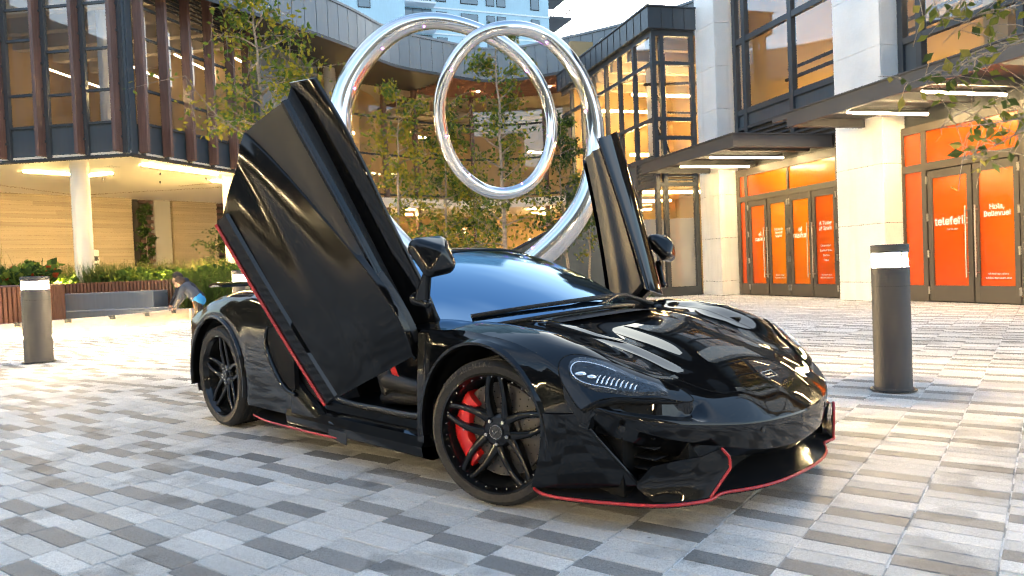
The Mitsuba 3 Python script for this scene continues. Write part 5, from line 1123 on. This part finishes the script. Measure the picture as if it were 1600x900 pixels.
# ---- wheels (local frame: z out of the wheel's face, x-y in its plane)
def make_wheel(R, W, RR, nb, S, caliper=None, letters=False):
    """S: wheel frame -> car frame"""
    w = nxt(f'{CAR}__wheel')
    t = W / 2
    prof = [(RR - .012, -t * .92), (RR + .004, -t * .96), (RR + (R - RR) * .5, -t), (R - .012, -t * .90), (R - .003, -t * .72)]
    for z in np.linspace(-.62, .62, 5): prof += [(R, t * (z - .10)), (R, t * (z + .06)), (R - .006, t * (z + .07)), (R - .006, t * (z + .09))]
    prof += [(R - .003, t * .74), (R - .012, t * .90), (RR + (R - RR) * .5, t), (RR + .006, t * .97), (RR - .006, t * .93), (RR - .012, t * .80)]
    cput('tyre', lathe(prof, 96), 'tyre', 35, S, parent=w)
    f = t * .90
    rim = [(RR - .002, f), (RR - .003, f + .006), (RR - .012, f + .007), (RR - .016, f), (RR - .020, f - .012), (RR - .026, f - .018), (RR - .029, f - .03)]
    cput('rim', lathe(rim, 96), 'rim_black', 35, S, parent=w)
    cput('rim_barrel', lathe([(RR - .029, f - .03), (RR - .032, f - .05), (RR - .045, f - .10), (RR - .045, -t * .8), (RR - .01, -t * .95)], 96), 'rim_inner', 35, S, parent=w)
    for k in range(nb):
        q = 2 * np.pi * (k + .5) / nb; cput('rim_bolt', lathe([(0, .004), (.003, .004), (.0038, 0)], 8), 'bolt', False, S @ tr((RR - .023) * math.cos(q), (RR - .023) * math.sin(q), f - .0145), parent=w)
    ri = RR - .018
    for k in range(5):
        for sgn in (-1, 1):
            V = []
            for u in np.linspace(0, 1, 12):
                r = .058 + (ri - .058) * u; off = sgn * (.034 - .010 * u + .012 * math.sin(math.pi * u)); hw = .0150 - .003 * u + .006 * (1 - u) ** 3 + .004 * u ** 6
                z = f - .016 - .026 * (1 - u) ** 1.6; dp = .045 - .018 * u
                V.append([(r, off - hw, z - dp), (r, off - hw, z - .007), (r, off - hw + .005, z), (r, off, z + .003), (r, off + hw - .005, z), (r, off + hw, z - .007), (r, off + hw, z - dp)])
            sm = grid(np.array(V)); sm.fix_normals()
            cput('spoke', xf(sm, rz(math.radians(88) + k * 2 * np.pi / 5)), 'rim_black', 40, S, parent=w)
    cput('hub', lathe([(.0, f - .036), (.062, f - .040), (.075, f - .052), (.078, f - .09), (.075, f - .12)], 40), 'rim_black', 35, S, parent=w)
    cput('hub_cap', lathe([(0, f - .024), (.028, f - .026), (.032, f - .030), (.033, f - .04)], 32), 'car_trim_grey', 35, S, parent=w)
    cput('hub_cap_ring', tube([(.030 * math.cos(q), .030 * math.sin(q), f - .025) for q in np.linspace(0, 2 * np.pi, 24, endpoint=False)], .0016, 6, closed=True), 'bolt', True, S, parent=w)
    cput('emblem', tube([(-.014, .008, f - .022), (-.004, -.008, f - .022), (.016, .010, f - .022)], .0022, 6), 'bolt', False, S, parent=w)
    for k in range(5):
        q = math.radians(88 + 36) + k * 2 * np.pi / 5; cput('wheel_nut', lathe([(0, f - .028), (.008, f - .028), (.010, f - .034), (.010, f - .05)], 8), 'bolt', False, S @ tr(.054 * math.cos(q), .054 * math.sin(q), 0), parent=w)
    dr_ = RR - .062
    dz = f - .085
    cput('brake_disc', lathe([(.07, dz - .03), (.075, dz + .012), (.095, dz + .012), (.098, dz), (dr_, dz), (dr_, dz - .03), (.1, dz - .03)], 64), 'disc', 30, S, parent=w)
    hs = []
    for k in range(24):
        for j in range(4):
            q = 2 * np.pi * k / 24 + j * .09; r = .115 + (dr_ - .125) * j / 3
            hs.append(xf(lathe([(0, .0008), (.0032, .0008), (.0032, 0)], 6), tr(r * math.cos(q), r * math.sin(q), dz)))
    k_ = cput('disc_hole', cat(hs), 'hole', False, S, parent=w); labels[k_] = {'kind': 'stuff'}
    if caliper is not None:
        a0, a1 = np.radians(caliper); th = np.linspace(a0, a1, 22)
        V = np.array([[(r * math.cos(q), r * math.sin(q), z) for r, z in ((dr_ * .70, dz + .004), (dr_ * .74 - .006 * math.cos(9 * (q - a0)), dz + .038), (dr_ * .90, dz + .046), (dr_ * 1.06 + .004 * math.cos(7 * (q - a0)), dz + .032), (dr_ * 1.08, dz - .05))] for q in th])
        cput('caliper', cat([grid(V)] + [trimesh.Trimesh(V[i], [[0, 1, 2], [0, 2, 3], [0, 3, 4]], process=False) for i in (0, -1)]), 'caliper_red', 40, S, parent=w)
        for q in np.linspace(a0 + .25, a1 - .25, 3): cput('caliper_bolt', lathe([(0, .006), (.006, .006), (.007, 0)], 8), 'bolt', False, S @ tr(dr_ * .83 * math.cos(q), dr_ * .83 * math.sin(q), dz + .041), parent=w)
    if letters:
        word, ang = 'CONTINENTAL', math.radians(138); rm = RR + (R - RR) * .42
        for ch in word:
            m = meshkit.text_mesh(ch, .021, .0018); m.apply_translation([-m.bounds[:, 0].mean(), 0, 0])
            cput('tyre_lettering', xf(m, rz(ang - np.pi / 2) @ tr(0, rm, t * .985)), 'tyre_letter', False, S, parent=w); ang -= .088 if ch != 'I' else .07
    return w
def wheel_frame(x, y, z, out, steer):
    """out: -1 right side, +1 left side of the car"""
    c, s_ = math.cos(steer), math.sin(steer)
    fwd = np.array([c, s_, 0]); ax = np.array([-s_, c, 0]) * out
    ex = np.array([c, s_, 0]) * (1 if out < 0 else -1)      # x to the right as seen from outside
    ez = ax; ey = np.array([0, 0, 1.]); ex = np.cross(ey, ez)
    return frame((x, y, z), ex, ey, ez)
ST = math.radians(17)
make_wheel(.322, .225, .268, 30, wheel_frame(-.01, -.825, .322, -1, ST), (132, 230), True)
make_wheel(.345, .285, .282, 0, wheel_frame(-2.67, -.80, .345, -1, 0), None, True)
make_wheel(.322, .225, .268, 0, wheel_frame(-.01, .825, .322, 1, ST), (132, 230))
make_wheel(.345, .285, .282, 0, wheel_frame(-2.67, .80, .345, 1, 0), None)

# ---- raised doors. Door coordinates: as closed (x, y, z of the car); DM swings them open
DR = np.array([.22051843, .95515958, .30724562]); DH = np.array([-.45, -.80, .70]); DS = np.array([-.01655409, -.16113177, .05672023])
from scipy.spatial.transform import Rotation as Rot
DM = np.eye(4); DM[:3, :3] = Rot.from_rotvec(DR).as_matrix(); DM[:3, 3] = DH + DS - DM[:3, :3] @ DH
def build_door(M, near, BELT, SILL, TRM, LE, RE):
    d = nxt(f'{CAR}__door')
    labels[d] = {'label': 'raised door on the near side with glossy sculpted skin' if near else 'raised far door seen nearly edge on with its inner panel'}
    P = lambda mesh, bs, sm, name: cput(name, mesh, bs, sm, M, parent=d)
    nu = 90
    def fair(q, deg=3):
        c = spline(q, 60); t = np.linspace(0, 1, 60); tt_ = np.linspace(0, 1, nu)
        return np.stack([np.polyval(np.polyfit(t, c[:, k], deg), tt_) for k in range(3)], 1)
    BELT, SILL, TRM, LE, RE = fair(BELT, 4), fair(SILL, 2), fair(TRM, 3), fair(LE, 4), fair(RE, 5)
    vv = np.linspace(0, 1, 60)
    V = []
    for i in range(nu):
        u = i / (nu - 1.0); s_, b = SILL[i], BELT[i]
        v0 = .60 - .22 * u
        y = np.sin(np.pi * vv) * .010 - .018 * np.exp(-((vv - v0) / .15) ** 2) + .008 * np.exp(-((vv - v0 - .28) / .18) ** 2)
        y *= np.interp(u, [0, .08, .85, 1], [.7, 1, 1, .7])
        V.append(s_ + (b - s_) * vv[:, None] + np.stack([0 * y, -y, 0 * y], -1))
    V = np.array(V)
    P(shell(V, np.array([0, .03, .006])), 'door_paint', 50, 'skin')
    P(shell(V[3:-3, 3:-2] + [0, .036, .007], np.array([0, .05, .01])), 'car_trim_grey' if near else 'door_inner', 50, 'inner_panel')
    e = SILL + [0, -.012, -.012]
    P(shell(np.stack([e + [0, .012, .06], e + [0, -.014, .022], e + [0, -.016, -.010], e + [0, .04, -.03]], 1), np.array([.0, .02, .004])), 'car_paint', 30, 'sill_blade')
    P(tube(e + [0, -.020, -.002], .0075, 8), 'car_red', True, 'sill_trim')
    n1 = int(nu * .93)
    W = np.array([[BELT[i] * (1 - v) + TRM[i] * v + np.array([0, -.02 * math.sin(math.pi * v) + .004, -.008 * (1 - v)]) for v in np.linspace(0, 1, 12)] for i in range(n1)])
    P(shell(W, np.array([0, .006, .002])), 'door_tint', 50, 'window')
    Q = np.stack([TRM + [0, -.004, -.016], TRM + [0, -.014, -.004], TRM + [0, -.010, .010], TRM + [0, .012, .014]], 1)
    P(shell(Q, np.array([0, .012, .004])), 'car_paint', 30, 'trim_strip')
    K = np.array([[l_ * (1 - t) + r_ * t + np.array([0, -.016 * math.sin(math.pi * t) ** .6, .0]) for t in (0, .06, .2, .5, .8, .94, 1)] for l_, r_ in zip(LE, RE)])
    P(shell(K, np.array([.0, .014, .004])), 'car_paint', 35, 'cant_rail')
    # dark channel between window and rail, and the rail's inner return
    P(shell(np.array([[TRM[i] * (1 - v) + LE[i] * v + np.array([0, .022, 0]) for v in np.linspace(0, 1, 5)] for i in range(nu)]), np.array([0, .01, .003])), 'car_matte', 40, 'window_channel')
    mr = nxt(f'{d}__mirror'); labels[mr] = {'label': 'black door mirror on a stalk'}
    return d, mr
dn, mn = build_door(DM, True, [(-1.712, -.80, .710), (-1.651, -.80, .733), (-1.353, -.80, .743), (-1.175, -.80, .752), (-1.012, -.80, .748), (-.821, -.80, .736), (-.652, -.80, .717), (-.523, -.80, .680), (-.36, -.80, .594)],
                    [(-1.468, -1.02, .425), (-1.157, -1.02, .327), (-.866, -1.02, .246), (-.480, -1.02, .148)],
                    [(-1.63, -.75, .993), (-1.529, -.75, .970), (-1.351, -.75, .914), (-1.117, -.75, .832), (-1.001, -.75, .796), (-.803, -.75, .729), (-.626, -.75, .660), (-.349, -.75, .528)],
                    [(-1.72, -.64, 1.011), (-1.574, -.64, .965), (-1.3, -.64, .868), (-1.019, -.64, .749), (-.841, -.64, .678), (-.675, -.64, .620), (-.484, -.64, .550), (-.369, -.64, .503)],
                    [(-1.639, -.6, 1.11), (-1.421, -.6, 1.058), (-1.157, -.6, .964), (-.909, -.6, .863), (-.655, -.6, .768), (-.522, -.6, .712), (-.42, -.6, .66), (-.345, -.6, .53)])
df, mf = build_door(MIR @ DM, False, [(-1.80, -.76, .80), (-1.4, -.76, .80), (-.9, -.76, .79), (-.45, -.76, .77)], [(-1.95, -.86, .60), (-1.66, -.86, .54), (-1.29, -.86, .52), (-1.0, -.86, .47), (-.50, -.86, .38)],
                    [(-1.79, -.69, .84), (-1.35, -.69, .84), (-.9, -.69, .83), (-.42, -.69, .81)], [(-1.777, -.64, .862), (-1.3, -.64, .856), (-.874, -.64, .852), (-.506, -.64, .838), (-.395, -.64, .830)],
                    [(-1.636, -.6, 1.05), (-1.284, -.6, 1.035), (-.889, -.6, 1.01), (-.432, -.6, .97), (-.25, -.6, .955)])
# mirrors in car coordinates
def mirror_parts(mk_, base, elbow, head, s):
    cput('stalk', hull([(*base, .030), (base[0] + .085, base[1], base[2] - .02, .022)] ) + hull([(base[0] + .03, base[1], base[2] + .0, .026), (*elbow, .020), (base[0] + .08, base[1], base[2], .016)]), 'car_paint', 40, parent=mk_)
    h = np.array(head)
    cput('housing', hull([(*(h + [-.02, -.05 * s, .050]), .048), (*(h + [-.025, .06 * s, .045]), .046), (*(h + [.03, .04 * s, -.045]), .042), (*(h + [.045, -.03 * s, -.03]), .046), (*(h + [.03, 0, .01]), .058)]), 'car_paint', True, parent=mk_)
mirror_parts(mn, (-.40, -.98, .905), (-.28, -1.0, 1.02), (-.235, -1.0, 1.09), -1)
mirror_parts(mf, (-.44, .98, .88), (-.40, 1.0, 1.0), (-.375, 1.0, 1.09), 1)
